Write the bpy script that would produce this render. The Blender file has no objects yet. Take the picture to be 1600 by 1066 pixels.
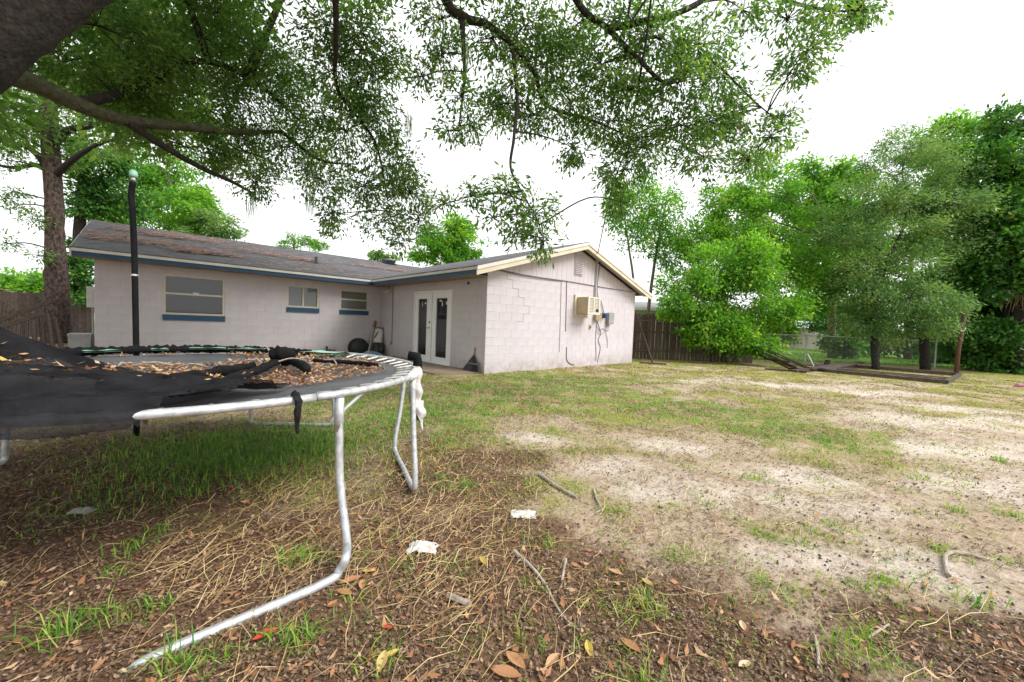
import bpy, math, random
import numpy as np
from mathutils import Vector, Matrix
random.seed(7)
RNG = np.random.default_rng(7)
SC = bpy.context.scene
COL = SC.collection

# ------------------------------------------------------------------ camera
F_PX, CX, CY = 601.04, 800.0, 533.0            # focal length and centre, in pixels of the 1600 px photograph
PITCH, ROLL, YAW = -0.0440, 0.0395, 0.7566
CAM = np.array([-5.7218, -12.6408, 1.1492])
FW = np.array([math.sin(YAW) * math.cos(PITCH), math.cos(YAW) * math.cos(PITCH), math.sin(PITCH)])
R0 = np.array([math.cos(YAW), -math.sin(YAW), 0.0])
U0 = np.cross(R0, FW)
RV = R0 * math.cos(ROLL) + U0 * math.sin(ROLL)
UV = -R0 * math.sin(ROLL) + U0 * math.cos(ROLL)
cd = bpy.data.cameras.new('camera')
cam = bpy.data.objects.new('camera', cd)
COL.objects.link(cam)
m = Matrix((RV, UV, -FW)).transposed().to_4x4()
m.translation = Vector(CAM)
cam.matrix_world = m
cd.sensor_fit = 'HORIZONTAL'
cd.sensor_width = 36
cd.lens = F_PX / 1600 * 36
cd.clip_start = 0.05
cd.clip_end = 2000
SC.camera = cam

# ------------------------------------------------------------------ sky, sun, exposure (bright overcast)
SUN_EL, SUN_DIR = math.radians(44), np.array([0.45, -0.89])     # horizontal direction towards the veiled sun
wd = bpy.data.worlds.new('World')
SC.world = wd
wd.use_nodes = True
nt = wd.node_tree
nt.nodes.clear()
sky = nt.nodes.new('ShaderNodeTexSky')
sky.sky_type = 'NISHITA'
sky.sun_disc = False
sky.sun_elevation = SUN_EL
sky.sun_rotation = math.atan2(SUN_DIR[0], SUN_DIR[1])
sky.dust_density = 4.0
sky.air_density = 1.0
hs = nt.nodes.new('ShaderNodeHueSaturation')
hs.inputs['Saturation'].default_value = 0.25
mx = nt.nodes.new('ShaderNodeMixRGB')
mx.inputs['Fac'].default_value = 0.9                              # even cloud cover over the clear sky
mx.inputs['Color2'].default_value = (9.7, 9.8, 10.0, 1)
bg = nt.nodes.new('ShaderNodeBackground')
bg.inputs['Strength'].default_value = 0.082
wo = nt.nodes.new('ShaderNodeOutputWorld')
nt.links.new(sky.outputs[0], hs.inputs['Color'])
nt.links.new(hs.outputs[0], mx.inputs['Color1'])
nt.links.new(mx.outputs[0], bg.inputs['Color'])
nt.links.new(bg.outputs[0], wo.inputs['Surface'])
sl = bpy.data.lights.new('sun', 'SUN')
sl.energy = 2.1
sl.angle = math.radians(30)
sl.color = (1.0, 0.98, 0.955)
so = bpy.data.objects.new('sun', sl)
COL.objects.link(so)
sd = Vector((SUN_DIR[0] * math.cos(SUN_EL), SUN_DIR[1] * math.cos(SUN_EL), math.sin(SUN_EL))).normalized()
so.rotation_euler = sd.to_track_quat('Z', 'Y').to_euler()
so.location = (0, 0, 30)
SC.view_settings.view_transform = 'Standard'
SC.view_settings.look = 'None'
SC.view_settings.gamma = 1
SC.view_settings.use_curve_mapping = False
SC.view_settings.exposure = 0.98
SC.cycles.max_bounces = 6
SC.cycles.transparent_max_bounces = 6

# ------------------------------------------------------------------ where things stand
G0 = -0.05                                       # level of the yard
F2 = np.array([math.sin(YAW), math.cos(YAW)])    # ground directions: away from / across the lens
R2 = np.array([math.cos(YAW), -math.sin(YAW)])
def L(l, d, z=0.0):                              # metres across and away -> world
    p = CAM[:2] + R2 * l + F2 * d
    return np.array([p[0], p[1], z])
def LD(P):
    d = np.asarray(P)[..., :2] - CAM[:2]
    return d @ R2, d @ F2
def ray(x, y):
    return FW * F_PX + RV * (x - CX) - UV * (y - CY)
def at(x, y, d):                                 # point in the direction of a picture position, d metres away
    v = ray(x, y)
    return CAM + v * (d / (v[:2] @ F2))
def onz(x, y, z=G0):
    v = ray(x, y)
    return CAM + v * ((z - CAM[2]) / v[2])
def px(P):
    v = np.asarray(P, float) - CAM
    z = v @ FW
    return CX + F_PX * (v @ RV) / z, CY - F_PX * (v @ UV) / z

# ------------------------------------------------------------------ noise
def _h(i, j, s):
    a = (i * 374761393 + j * 668265263 + s * 974711) & 0xFFFFFFFF
    a = ((a ^ (a >> 13)) * 1274126177) & 0xFFFFFFFF
    return ((a ^ (a >> 16)) & 0xFFFF) / 65535.0
def vnoise(x, y, s=0):
    x, y = np.asarray(x, float), np.asarray(y, float)
    i, j = np.floor(x).astype(np.int64), np.floor(y).astype(np.int64)
    u, v = x - i, y - j
    u, v = u * u * (3 - 2 * u), v * v * (3 - 2 * v)
    return (_h(i, j, s) * (1 - u) + _h(i + 1, j, s) * u) * (1 - v) + (_h(i, j + 1, s) * (1 - u) + _h(i + 1, j + 1, s) * u) * v
def fbm(x, y, s=0, o=4):
    t, a, n = 0, 0.5, 0
    for k in range(o):
        t = t + a * vnoise(np.asarray(x) * 2 ** k, np.asarray(y) * 2 ** k, s + k * 17)
        n += a
        a *= 0.5
    return t / n
def sstep(a, b, x):
    t = np.clip((x - a) / (b - a), 0, 1)
    return t * t * (3 - 2 * t)
def ground_z(l, d):
    l, d = np.asarray(l, float), np.asarray(d, float)
    near = sstep(14, 9, d) * sstep(13, 9, np.abs(l))
    return G0 + near * (0.05 * (fbm(l * 0.7, d * 0.7, 3, 3) - 0.5) + 0.022 * (fbm(l * 4, d * 4, 9, 3) - 0.5)) - 0.3 * sstep(60, 300, d)

# ------------------------------------------------------------------ mesh and object helpers
ROOT = {}
def setp(o, label=None, cat=None, group=None, kind=None):
    for k, v in (('label', label), ('category', cat), ('group', group), ('kind', kind)):
        if v:
            o[k] = v
    return o
def thing(name, label, cat, loc, group=None):
    o = bpy.data.objects.new(name, None)
    o.empty_display_size = 0.1
    COL.objects.link(o)
    o.location = [float(v) for v in loc]
    ROOT[o.name] = np.array(loc, float)
    return setp(o, label, cat, group)
def link(name, me, mat, parent=None):
    o = bpy.data.objects.new(name, me)
    COL.objects.link(o)
    if mat is not None and not me.materials:
        me.materials.append(mat)
    if parent is not None:
        o.parent = parent
        ROOT[o.name] = ROOT[parent.name]
    else:
        ROOT[o.name] = np.zeros(3)
    return o
class MB:
    def __init__(s):
        s.v, s.f = [], []
    def add(s, vs, fs):
        b = len(s.v)
        s.v += [tuple(map(float, q)) for q in vs]
        s.f += [tuple(b + i for i in f) for f in fs]
        return s
    def box(s, a, b):
        (x0, y0, z0), (x1, y1, z1) = np.minimum(a, b), np.maximum(a, b)
        return s.add([(x0, y0, z0), (x1, y0, z0), (x1, y1, z0), (x0, y1, z0), (x0, y0, z1), (x1, y0, z1), (x1, y1, z1), (x0, y1, z1)],
                     [(0, 3, 2, 1), (4, 5, 6, 7), (0, 1, 5, 4), (1, 2, 6, 5), (2, 3, 7, 6), (3, 0, 4, 7)])
    def obox(s, c, ax, ay, az):                  # box by centre and three half-axes
        c, ax, ay, az = (np.asarray(q, float) for q in (c, ax, ay, az))
        vs = [c + i * ax + j * ay + k * az for k in (-1, 1) for (i, j) in ((-1, -1), (1, -1), (1, 1), (-1, 1))]
        return s.add(vs, [(0, 3, 2, 1), (4, 5, 6, 7), (0, 1, 5, 4), (1, 2, 6, 5), (2, 3, 7, 6), (3, 0, 4, 7)])
    def prism(s, poly, ext):                     # polygon (3-D points) pushed along ext
        n = len(poly)
        p = [np.asarray(q, float) for q in poly]
        return s.add(p + [q + np.asarray(ext, float) for q in p],
                     [tuple(range(n))[::-1], tuple(range(n, 2 * n))] + [(i, (i + 1) % n, n + (i + 1) % n, n + i) for i in range(n)])
    def tube(s, path, rad, seg=8, cap=True, rough=0.0, seed=0):
        P = [np.asarray(q, float) for q in path]
        n = len(P)
        rad = [rad] * n if np.isscalar(rad) else list(rad)
        rg = random.Random(seed)
        ref, vs = None, []
        for i in range(n):
            t = P[min(i + 1, n - 1)] - P[max(i - 1, 0)]
            t = t / (np.linalg.norm(t) + 1e-9)
            if ref is None:
                ref = np.cross(t, (0, 0, 1) if abs(t[2]) < 0.9 else (1, 0, 0))
            ref = ref - t * (ref @ t)
            ref /= np.linalg.norm(ref) + 1e-9
            b = np.cross(t, ref)
            for k in range(seg):
                a = 2 * math.pi * k / seg
                r = rad[i] * (1 + rough * (rg.random() - 0.5))
                vs.append(P[i] + (ref * math.cos(a) + b * math.sin(a)) * r)
        fs = [(i * seg + k, i * seg + (k + 1) % seg, (i + 1) * seg + (k + 1) % seg, (i + 1) * seg + k) for i in range(n - 1) for k in range(seg)]
        if cap:
            fs += [tuple(range(seg))[::-1], tuple((n - 1) * seg + k for k in range(seg))]
        return s.add(vs, fs)
    def build(s, name, mat, parent=None, smooth=False):
        me = bpy.data.meshes.new(name)
        off = ROOT[parent.name] if parent is not None else np.zeros(3)
        me.from_pydata([tuple(np.array(q) - off) for q in s.v], [], s.f)
        me.update()
        if smooth:
            me.polygons.foreach_set('use_smooth', [True] * len(me.polygons))
        return link(name, me, mat, parent)
def smooth_path(pts, n=6):                       # Catmull-Rom
    P = [np.asarray(q, float) for q in pts]
    P = [2 * P[0] - P[1]] + P + [2 * P[-1] - P[-2]]
    out = []
    for i in range(1, len(P) - 2):
        for k in range(n):
            t = k / n
            a, b, c, d = P[i - 1:i + 3]
            out.append(0.5 * (2 * b + (c - a) * t + (2 * a - 5 * b + 4 * c - d) * t * t + (3 * b - a - 3 * c + d) * t ** 3))
    return out + [P[-2]]
def lerp_list(vals, n):
    return list(np.interp(np.linspace(0, len(vals) - 1, n), range(len(vals)), vals))
def polys(name, V, mat, parent=None, tint=None):  # V: (n, k, 3) separate faces, one tint value each
    V = np.asarray(V, float)
    n, k = V.shape[:2]
    off = ROOT[parent.name] if parent is not None else np.zeros(3)
    me = bpy.data.meshes.new(name)
    me.vertices.add(n * k)
    me.vertices.foreach_set('co', (V - off).astype(np.float32).ravel())
    me.loops.add(n * k)
    me.loops.foreach_set('vertex_index', np.arange(n * k, dtype=np.int32))
    me.polygons.add(n)
    me.polygons.foreach_set('loop_start', np.arange(0, n * k, k, dtype=np.int32))
    me.polygons.foreach_set('loop_total', np.full(n, k, dtype=np.int32))
    me.update(calc_edges=True)
    if tint is not None:
        a = me.attributes.new('tint', 'FLOAT', 'FACE')
        a.data.foreach_set('value', np.asarray(tint, np.float32))
    return link(name, me, mat, parent)

# ------------------------------------------------------------------ materials
def new_mat(name):
    mt = bpy.data.materials.new(name)
    mt.use_nodes = True
    return mt, mt.node_tree, mt.node_tree.nodes['Principled BSDF']
def ramp(nt, stops):
    r = nt.nodes.new('ShaderNodeValToRGB')
    e = r.color_ramp.elements
    while len(e) < len(stops):
        e.new(0.5)
    for q, (p, c) in zip(e, stops):
        q.position = p
        q.color = (*c, 1)
    return r
def tex(nt, scale, detail=4, stretch=None, rough=0.55):
    tc = nt.nodes.new('ShaderNodeTexCoord')
    n = nt.nodes.new('ShaderNodeTexNoise')
    n.inputs['Scale'].default_value = scale
    n.inputs['Detail'].default_value = detail
    n.inputs['Roughness'].default_value = rough
    if stretch:
        mp = nt.nodes.new('ShaderNodeMapping')
        mp.inputs['Scale'].default_value = stretch
        nt.links.new(tc.outputs['Object'], mp.inputs['Vector'])
        nt.links.new(mp.outputs[0], n.inputs['Vector'])
    else:
        nt.links.new(tc.outputs['Object'], n.inputs['Vector'])
    return n
def mat(name, a, b=None, scale=6, rough=0.7, metal=0.0, bump=0.0, bscale=None, stretch=None, lo=0.3, hi=0.7, var=0.0, spec=None, bdist=0.01, dirt=False):
    mt, nt, p = new_mat(name)
    p.inputs['Roughness'].default_value = rough
    p.inputs['Metallic'].default_value = metal
    if spec is not None:
        p.inputs['Specular IOR Level'].default_value = spec
    b = b or tuple(c * 0.75 for c in a)
    n = tex(nt, scale, 6, stretch)
    r = ramp(nt, [(lo, b), (hi, a)])
    nt.links.new(n.outputs['Fac'], r.inputs[0])
    src = r.outputs[0]
    if var:
        oi = nt.nodes.new('ShaderNodeObjectInfo')
        mr = nt.nodes.new('ShaderNodeMapRange')
        mr.inputs['To Min'].default_value = 1 - var
        mr.inputs['To Max'].default_value = 1 + var
        nt.links.new(oi.outputs['Random'], mr.inputs['Value'])
        mm = nt.nodes.new('ShaderNodeVectorMath')
        mm.operation = 'SCALE'
        nt.links.new(src, mm.inputs[0])
        nt.links.new(mr.outputs[0], mm.inputs['Scale'])
        src = mm.outputs[0]
    if dirt:                                      # soil splash low on the wall and faint grey streaks
        ge = nt.nodes.new('ShaderNodeNewGeometry')
        sx = nt.nodes.new('ShaderNodeSeparateXYZ')
        nt.links.new(ge.outputs['Position'], sx.inputs[0])
        mr2 = nt.nodes.new('ShaderNodeMapRange')
        mr2.interpolation_type = 'SMOOTHSTEP'
        mr2.inputs['From Min'].default_value, mr2.inputs['From Max'].default_value = 0.42, -0.08
        nt.links.new(sx.outputs['Z'], mr2.inputs['Value'])
        def wn(scale, stretch, lo_, hi_):
            q = nt.nodes.new('ShaderNodeTexNoise')
            q.inputs['Scale'].default_value = scale
            q.inputs['Detail'].default_value = 8
            q.inputs['Roughness'].default_value = 0.65
            mp = nt.nodes.new('ShaderNodeMapping')
            mp.inputs['Scale'].default_value = stretch
            nt.links.new(ge.outputs['Position'], mp.inputs['Vector'])
            nt.links.new(mp.outputs[0], q.inputs['Vector'])
            z = nt.nodes.new('ShaderNodeMapRange')
            z.inputs['From Min'].default_value, z.inputs['From Max'].default_value = lo_, hi_
            nt.links.new(q.outputs['Fac'], z.inputs['Value'])
            return z.outputs[0]
        f1 = nt.nodes.new('ShaderNodeMath')
        f1.operation = 'MULTIPLY'
        nt.links.new(mr2.outputs[0], f1.inputs[0])
        nt.links.new(wn(5, (1, 1, 1), 0.3, 0.85), f1.inputs[1])
        m1 = nt.nodes.new('ShaderNodeMixRGB')
        m1.inputs[2].default_value = (0.24, 0.17, 0.12, 1)
        nt.links.new(f1.outputs[0], m1.inputs[0])
        nt.links.new(src, m1.inputs[1])
        f2 = nt.nodes.new('ShaderNodeMath')
        f2.operation = 'MULTIPLY'
        f2.inputs[1].default_value = 0.22
        nt.links.new(wn(2.2, (2.2, 2.2, 0.35), 0.5, 0.85), f2.inputs[0])
        m2 = nt.nodes.new('ShaderNodeMixRGB')
        m2.inputs[2].default_value = (0.26, 0.22, 0.21, 1)
        nt.links.new(f2.outputs[0], m2.inputs[0])
        nt.links.new(m1.outputs[0], m2.inputs[1])
        src = m2.outputs[0]
    nt.links.new(src, p.inputs['Base Color'])
    if bump:
        bn = tex(nt, bscale or scale * 4, 6, stretch)
        bp = nt.nodes.new('ShaderNodeBump')
        bp.inputs['Strength'].default_value = bump
        bp.inputs['Distance'].default_value = bdist
        nt.links.new(bn.outputs['Fac'], bp.inputs['Height'])
        nt.links.new(bp.outputs[0], p.inputs['Normal'])
    return mt
def leaf_mat(name, stops, trans=0.35, rough=0.5, tcol=None):   # stops: colours over the leaf's own tint
    mt, nt, p = new_mat(name)
    at_ = nt.nodes.new('ShaderNodeAttribute')
    at_.attribute_name = 'tint'
    r = ramp(nt, stops)
    nt.links.new(at_.outputs['Fac'], r.inputs[0])
    nt.links.new(r.outputs[0], p.inputs['Base Color'])
    p.inputs['Roughness'].default_value = rough
    p.inputs['Specular IOR Level'].default_value = 0.35
    if trans:
        tb = nt.nodes.new('ShaderNodeBsdfTranslucent')
        sc_ = nt.nodes.new('ShaderNodeMixRGB')
        sc_.blend_type = 'MULTIPLY'
        sc_.inputs['Fac'].default_value = 1
        sc_.inputs['Color2'].default_value = (*(tcol or (1.5, 1.7, 0.7)), 1)
        nt.links.new(r.outputs[0], sc_.inputs['Color1'])
        nt.links.new(sc_.outputs[0], tb.inputs['Color'])
        ms = nt.nodes.new('ShaderNodeMixShader')
        ms.inputs[0].default_value = trans
        nt.links.new(p.outputs[0], ms.inputs[1])
        nt.links.new(tb.outputs[0], ms.inputs[2])
        nt.links.new(ms.outputs[0], nt.nodes['Material Output'].inputs['Surface'])
    return mt
def glass_mat(name, tint, clear):
    mt, nt, p = new_mat(name)
    p.inputs['Base Color'].default_value = (*tint, 1)
    p.inputs['Roughness'].default_value = 0.5
    tr = nt.nodes.new('ShaderNodeBsdfTransparent')
    tr.inputs['Color'].default_value = (0.8, 0.82, 0.8, 1)
    m1 = nt.nodes.new('ShaderNodeMixShader')
    m1.inputs[0].default_value = clear
    nt.links.new(p.outputs[0], m1.inputs[1])
    nt.links.new(tr.outputs[0], m1.inputs[2])
    gl = nt.nodes.new('ShaderNodeBsdfGlossy')
    gl.inputs['Roughness'].default_value = 0.03
    fr = nt.nodes.new('ShaderNodeFresnel')
    fr.inputs['IOR'].default_value = 1.6
    m2 = nt.nodes.new('ShaderNodeMixShader')
    nt.links.new(fr.outputs[0], m2.inputs[0])
    nt.links.new(m1.outputs[0], m2.inputs[1])
    nt.links.new(gl.outputs[0], m2.inputs[2])
    nt.links.new(m2.outputs[0], nt.nodes['Material Output'].inputs['Surface'])
    return mt
def shingle_mat(name, swap):
    mt, nt, p = new_mat(name)
    tc = nt.nodes.new('ShaderNodeTexCoord')
    mp = nt.nodes.new('ShaderNodeMapping')
    if swap:
        mp.inputs['Rotation'].default_value = (0, 0, math.pi / 2)
    nt.links.new(tc.outputs['Object'], mp.inputs['Vector'])
    br = nt.nodes.new('ShaderNodeTexBrick')
    br.inputs['Scale'].default_value = 1
    br.inputs['Brick Width'].default_value = 0.22
    br.inputs['Row Height'].default_value = 0.135
    br.inputs['Mortar Size'].default_value = 0.003
    br.inputs['Bias'].default_value = 0.0
    br.inputs['Color1'].default_value = (0.07, 0.07, 0.078, 1)
    br.inputs['Color2'].default_value = (0.125, 0.122, 0.128, 1)
    br.inputs['Mortar'].default_value = (0.07, 0.07, 0.07, 1)
    nt.links.new(mp.outputs[0], br.inputs['Vector'])
    n = tex(nt, 14, 10, rough=0.8)
    r = ramp(nt, [(0.3, (0.55, 0.54, 0.55)), (0.7, (1.35, 1.32, 1.32))])
    nt.links.new(n.outputs['Fac'], r.inputs[0])
    mm = nt.nodes.new('ShaderNodeMixRGB')
    mm.blend_type = 'MULTIPLY'
    mm.inputs[0].default_value = 1
    nt.links.new(br.outputs['Color'], mm.inputs[1])
    nt.links.new(r.outputs[0], mm.inputs[2])
    nt.links.new(mm.outputs[0], p.inputs['Base Color'])
    p.inputs['Roughness'].default_value = 0.9
    bp = nt.nodes.new('ShaderNodeBump')
    bp.inputs['Strength'].default_value = 0.8
    bp.inputs['Distance'].default_value = 0.02
    nt.links.new(br.outputs['Color'], bp.inputs['Height'])
    nt.links.new(bp.outputs[0], p.inputs['Normal'])
    return mt
M = {
    'paint': mat('mauve_block_paint', (0.57, 0.527, 0.55), (0.515, 0.472, 0.495), 2.2, 0.75, bump=0.3, bscale=60, var=0.025, dirt=True),
    'joint': mat('mortar_joint_paint', (0.51, 0.47, 0.49), (0.44, 0.405, 0.425), 3, 0.9),
    'siding': mat('painted_siding', (0.56, 0.515, 0.53), (0.5, 0.455, 0.47), 5, 0.75, stretch=(4, 4, 0.4), bump=0.2),
    'blue': mat('blue_trim_paint', (0.011, 0.068, 0.15), (0.008, 0.05, 0.11), 4, 0.5),
    'white': mat('white_trim_paint', (0.74, 0.72, 0.67), (0.6, 0.57, 0.5), 3, 0.55),
    'cream': mat('cream_trim_paint', (0.70, 0.61, 0.46), (0.58, 0.49, 0.36), 3, 0.6),
    'door': mat('white_door_paint', (0.84, 0.84, 0.83), (0.77, 0.77, 0.76), 3, 0.4),
    'soffit': mat('brown_soffit_paint', (0.30, 0.24, 0.22), (0.22, 0.17, 0.15), 3, 0.8),
    'frame': mat('old_cream_window_frame', (0.62, 0.57, 0.44), (0.5, 0.46, 0.36), 9, 0.45),
    'glass': glass_mat('window_glass', (0.02, 0.02, 0.02), 0.75),
    'frost': glass_mat('frosted_glass', (0.13, 0.14, 0.14), 0.15),
    'inner': mat('interior_paint', (0.22, 0.17, 0.14), None, 2, 0.9),
    'shingA': shingle_mat('asphalt_shingles', False),
    'shingB': shingle_mat('asphalt_shingles_wing', True),
    'galv': mat('galvanised_steel', (0.60, 0.61, 0.62), (0.40, 0.41, 0.42), 26, 0.5, 0.45, bump=0.1, bscale=120, lo=0.35, hi=0.62),
    'chrome': mat('satin_nickel', (0.30, 0.27, 0.23), None, 8, 0.3, 0.9),
    'darkmetal': mat('dark_grey_metal', (0.10, 0.105, 0.11), None, 8, 0.5, 0.3),
    'greybox': mat('grey_electrical_enclosure', (0.36, 0.36, 0.35), (0.26, 0.26, 0.25), 6, 0.5),
    'tan': mat('tan_ac_casing', (0.50, 0.40, 0.27), (0.42, 0.33, 0.22), 6, 0.5),
    'acwhite': mat('ac_grille_paint', (0.72, 0.68, 0.6), (0.6, 0.56, 0.48), 6, 0.5),
    'black': mat('black_plastic', (0.022, 0.022, 0.024), (0.012, 0.012, 0.013), 8, 0.5),
    'foam': mat('black_foam_sleeve', (0.012, 0.012, 0.013), (0.006, 0.006, 0.007), 14, 0.9, bump=0.3, spec=0.15),
    'net': mat('black_safety_net', (0.024, 0.024, 0.027), (0.008, 0.008, 0.009), 7, 0.8, bump=0.8, bscale=30, stretch=(1, 1, 1), spec=0.08, bdist=0.02),
    'jump': mat('woven_jumping_mat', (0.11, 0.11, 0.12), (0.055, 0.055, 0.06), 3, 0.75, bump=0.2, bscale=90),
    'mint': mat('faded_green_pad_vinyl', (0.36, 0.62, 0.47), (0.20, 0.42, 0.30), 7, 0.5),
    'spring': mat('pale_spring_steel', (0.70, 0.70, 0.68), (0.4, 0.4, 0.39), 30, 0.4, 0.4),
    'rag': mat('weathered_white_cloth', (0.72, 0.70, 0.67), (0.45, 0.42, 0.40), 12, 0.9, bump=0.8, bscale=40),
    'paper': mat('white_litter', (0.80, 0.79, 0.78), (0.55, 0.53, 0.52), 30, 0.7),
    'bark': mat('grey_oak_bark', (0.042, 0.032, 0.025), (0.010, 0.008, 0.006), 22, 0.95, bump=1.0, bscale=26, stretch=(1, 1, 0.6), bdist=0.05),
    'moss': mat('mossy_oak_bark', (0.10, 0.11, 0.055), (0.045, 0.037, 0.026), 12, 0.95, bump=1.0, bscale=22, bdist=0.04),
    'pine': mat('plated_pine_bark', (0.10, 0.066, 0.05), (0.016, 0.011, 0.009), 17, 0.95, bump=1.0, bscale=17, stretch=(1, 1, 0.5), bdist=0.05, lo=0.38, hi=0.62),
    'stem': mat('pale_young_bark', (0.20, 0.165, 0.125), (0.11, 0.09, 0.065), 9, 0.9, bump=0.5),
    'fence': mat('weathered_fence_wood', (0.155, 0.11, 0.085), (0.06, 0.042, 0.032), 6, 0.9, bump=0.5, stretch=(6, 6, 0.5), var=0.25),
    'rot': mat('rotten_dark_wood', (0.115, 0.085, 0.065), (0.04, 0.028, 0.022), 8, 0.95, bump=0.6, stretch=(1, 1, 4), var=0.25),
    'palefence': mat('silver_grey_fence_wood', (0.42, 0.38, 0.35), (0.25, 0.215, 0.19), 5, 0.9, stretch=(8, 8, 0.4)),
    'rust': mat('rusty_steel_post', (0.15, 0.07, 0.04), (0.07, 0.035, 0.02), 12, 0.85, bump=0.4),
    'stick': mat('dry_grey_wood', (0.46, 0.40, 0.34), (0.27, 0.22, 0.18), 20, 0.9, bump=0.4),
    'handle': mat('brown_wood_handle', (0.30, 0.16, 0.07), (0.2, 0.1, 0.045), 9, 0.6),
    'slab': mat('stained_concrete', (0.30, 0.23, 0.165), (0.15, 0.11, 0.075), 3.5, 0.9, bump=0.3),
    'bagw': mat('white_vinyl', (0.66, 0.65, 0.62), (0.5, 0.49, 0.46), 8, 0.5),
    'sky_tarp': mat('pale_blue_plastic', (0.25, 0.38, 0.48), (0.18, 0.3, 0.38), 8, 0.6),
    'red': mat('red_plastic', (0.42, 0.06, 0.05), None, 8, 0.5),
    'pink': mat('pink_plastic', (0.30, 0.07, 0.13), None, 8, 0.6),
    'farwall': mat('far_house_wall', (0.62, 0.62, 0.60), None, 2, 0.8),
    'farroof': mat('far_house_roof', (0.30, 0.30, 0.30), None, 2, 0.8),
    'brownroof': mat('brown_house_roof', (0.27, 0.17, 0.13), None, 2, 0.8),
    'crack': mat('open_mortar_crack', (0.17, 0.14, 0.135), None, 9, 0.95),
    'cable': mat('grey_cable', (0.16, 0.15, 0.155), None, 9, 0.7),
    'acorn': mat('dark_acorns', (0.10, 0.065, 0.045), (0.045, 0.03, 0.022), 40, 0.7),
}
OAK = [(0.0, (0.05, 0.125, 0.03)), (0.45, (0.115, 0.215, 0.055)), (0.8, (0.21, 0.31, 0.09)), (0.97, (0.30, 0.39, 0.12)), (1.0, (0.26, 0.10, 0.04))]
_n = M['net'].node_tree                          # open weave: part of what lies behind shows through
_t = _n.nodes.new('ShaderNodeBsdfTransparent')
_m = _n.nodes.new('ShaderNodeMixShader')
_m.inputs[0].default_value = 0.14
_n.links.new(_n.nodes['Principled BSDF'].outputs[0], _m.inputs[1])
_n.links.new(_t.outputs[0], _m.inputs[2])
_n.links.new(_m.outputs[0], _n.nodes['Material Output'].inputs['Surface'])
M['oakleaf'] = leaf_mat('oak_leaves', OAK, 0.5, 0.42)
M['brightleaf'] = leaf_mat('bright_green_leaves', [(0.0, (0.055, 0.16, 0.02)), (0.5, (0.14, 0.32, 0.035)), (0.85, (0.27, 0.46, 0.055)), (1.0, (0.45, 0.46, 0.06))], 0.5)
M['greyleaf'] = leaf_mat('grey_green_leaves', [(0.0, (0.06, 0.145, 0.045)), (0.5, (0.15, 0.27, 0.085)), (1.0, (0.32, 0.40, 0.13))], 0.45, tcol=(1.4, 1.55, 0.8))
M['deepleaf'] = leaf_mat('deep_green_leaves', [(0.0, (0.02, 0.075, 0.016)), (0.5, (0.06, 0.18, 0.03)), (0.9, (0.14, 0.31, 0.045)), (1.0, (0.34, 0.36, 0.04))], 0.35)
M['deadleaf'] = leaf_mat('dry_fallen_leaves', [(0.0, (0.12, 0.05, 0.03)), (0.35, (0.29, 0.125, 0.06)), (0.7, (0.48, 0.25, 0.125)), (0.92, (0.58, 0.42, 0.27)), (0.96, (0.48, 0.36, 0.06)), (1.0, (0.50, 0.07, 0.04))], 0.1)
M['chips'] = leaf_mat('brown_leaf_crumbs', [(0.0, (0.055, 0.032, 0.021)), (0.4, (0.15, 0.09, 0.056)), (0.8, (0.31, 0.20, 0.125)), (1.0, (0.55, 0.40, 0.27))], 0)
M['straw'] = leaf_mat('dry_straw', [(0.0, (0.22, 0.135, 0.06)), (0.5, (0.47, 0.32, 0.135)), (1.0, (0.70, 0.55, 0.29))], 0.1)
M['thatch'] = leaf_mat('dead_thatch', [(0.0, (0.09, 0.055, 0.032)), (0.5, (0.25, 0.165, 0.085)), (1.0, (0.46, 0.36, 0.18))], 0)
M['needles'] = leaf_mat('brown_pine_straw', [(0.0, (0.08, 0.04, 0.03)), (0.5, (0.22, 0.11, 0.075)), (1.0, (0.38, 0.24, 0.17))], 0)
M['grass'] = leaf_mat('lawn_grass', [(0.0, (0.06, 0.19, 0.02)), (0.35, (0.15, 0.33, 0.035)), (0.65, (0.30, 0.42, 0.06)), (0.85, (0.45, 0.40, 0.12)), (1.0, (0.50, 0.36, 0.17))], 0.3)
M['deadpalm'] = leaf_mat('dead_palm_fronds', [(0.0, (0.12, 0.08, 0.05)), (1.0, (0.38, 0.29, 0.19))], 0.1)

# ------------------------------------------------------------------ the ground
def blobs(l, d, items):                          # soft patches: (picture x, y of the centre, half width m, half depth m)
    t = np.zeros_like(l)
    for x, y, a, b in items:
        cl, cdp = LD(onz(x, y))
        t = np.maximum(t, np.exp(-(((l - cl) / a) ** 2 + ((d - cdp) / b) ** 2)))
    return t
SAND_P = [(1010, 765, .42, .30), (1110, 775, .35, .28), (950, 730, .6, .3), (845, 690, .35, .3), (1240, 750, .5, .3), (1080, 594, 1.6, .6), (1200, 602, 1.8, .5), (1330, 612, 1.6, .5),
          (1400, 655, 1.1, .6), (1500, 705, 1.1, .5), (1570, 765, .9, .4), (1480, 640, 1.6, .5), (1590, 660, 1.2, .7), (1200, 870, .25, .2), (1440, 900, .4, .3), (1230, 790, .4, .3), (1360, 800, .5, .25), (1050, 700, .5, .25), (1290, 870, .35, .25)]
DARK_P = [(600, 980, .8, .5), (760, 960, .7, .6), (900, 930, .5, .5), (1050, 960, .5, .35), (1250, 1040, .3, .25), (800, 840, .5, .4), (780, 760, .5, .4), (830, 720, .4, .3), (300, 900, .7, .5), (1500, 1000, .6, .25), (690, 720, .4, .5), (130, 760, 1.2, 1.2), (60, 560, 4.0, 3.0), (40, 535, 5.0, 4.0)]
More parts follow.
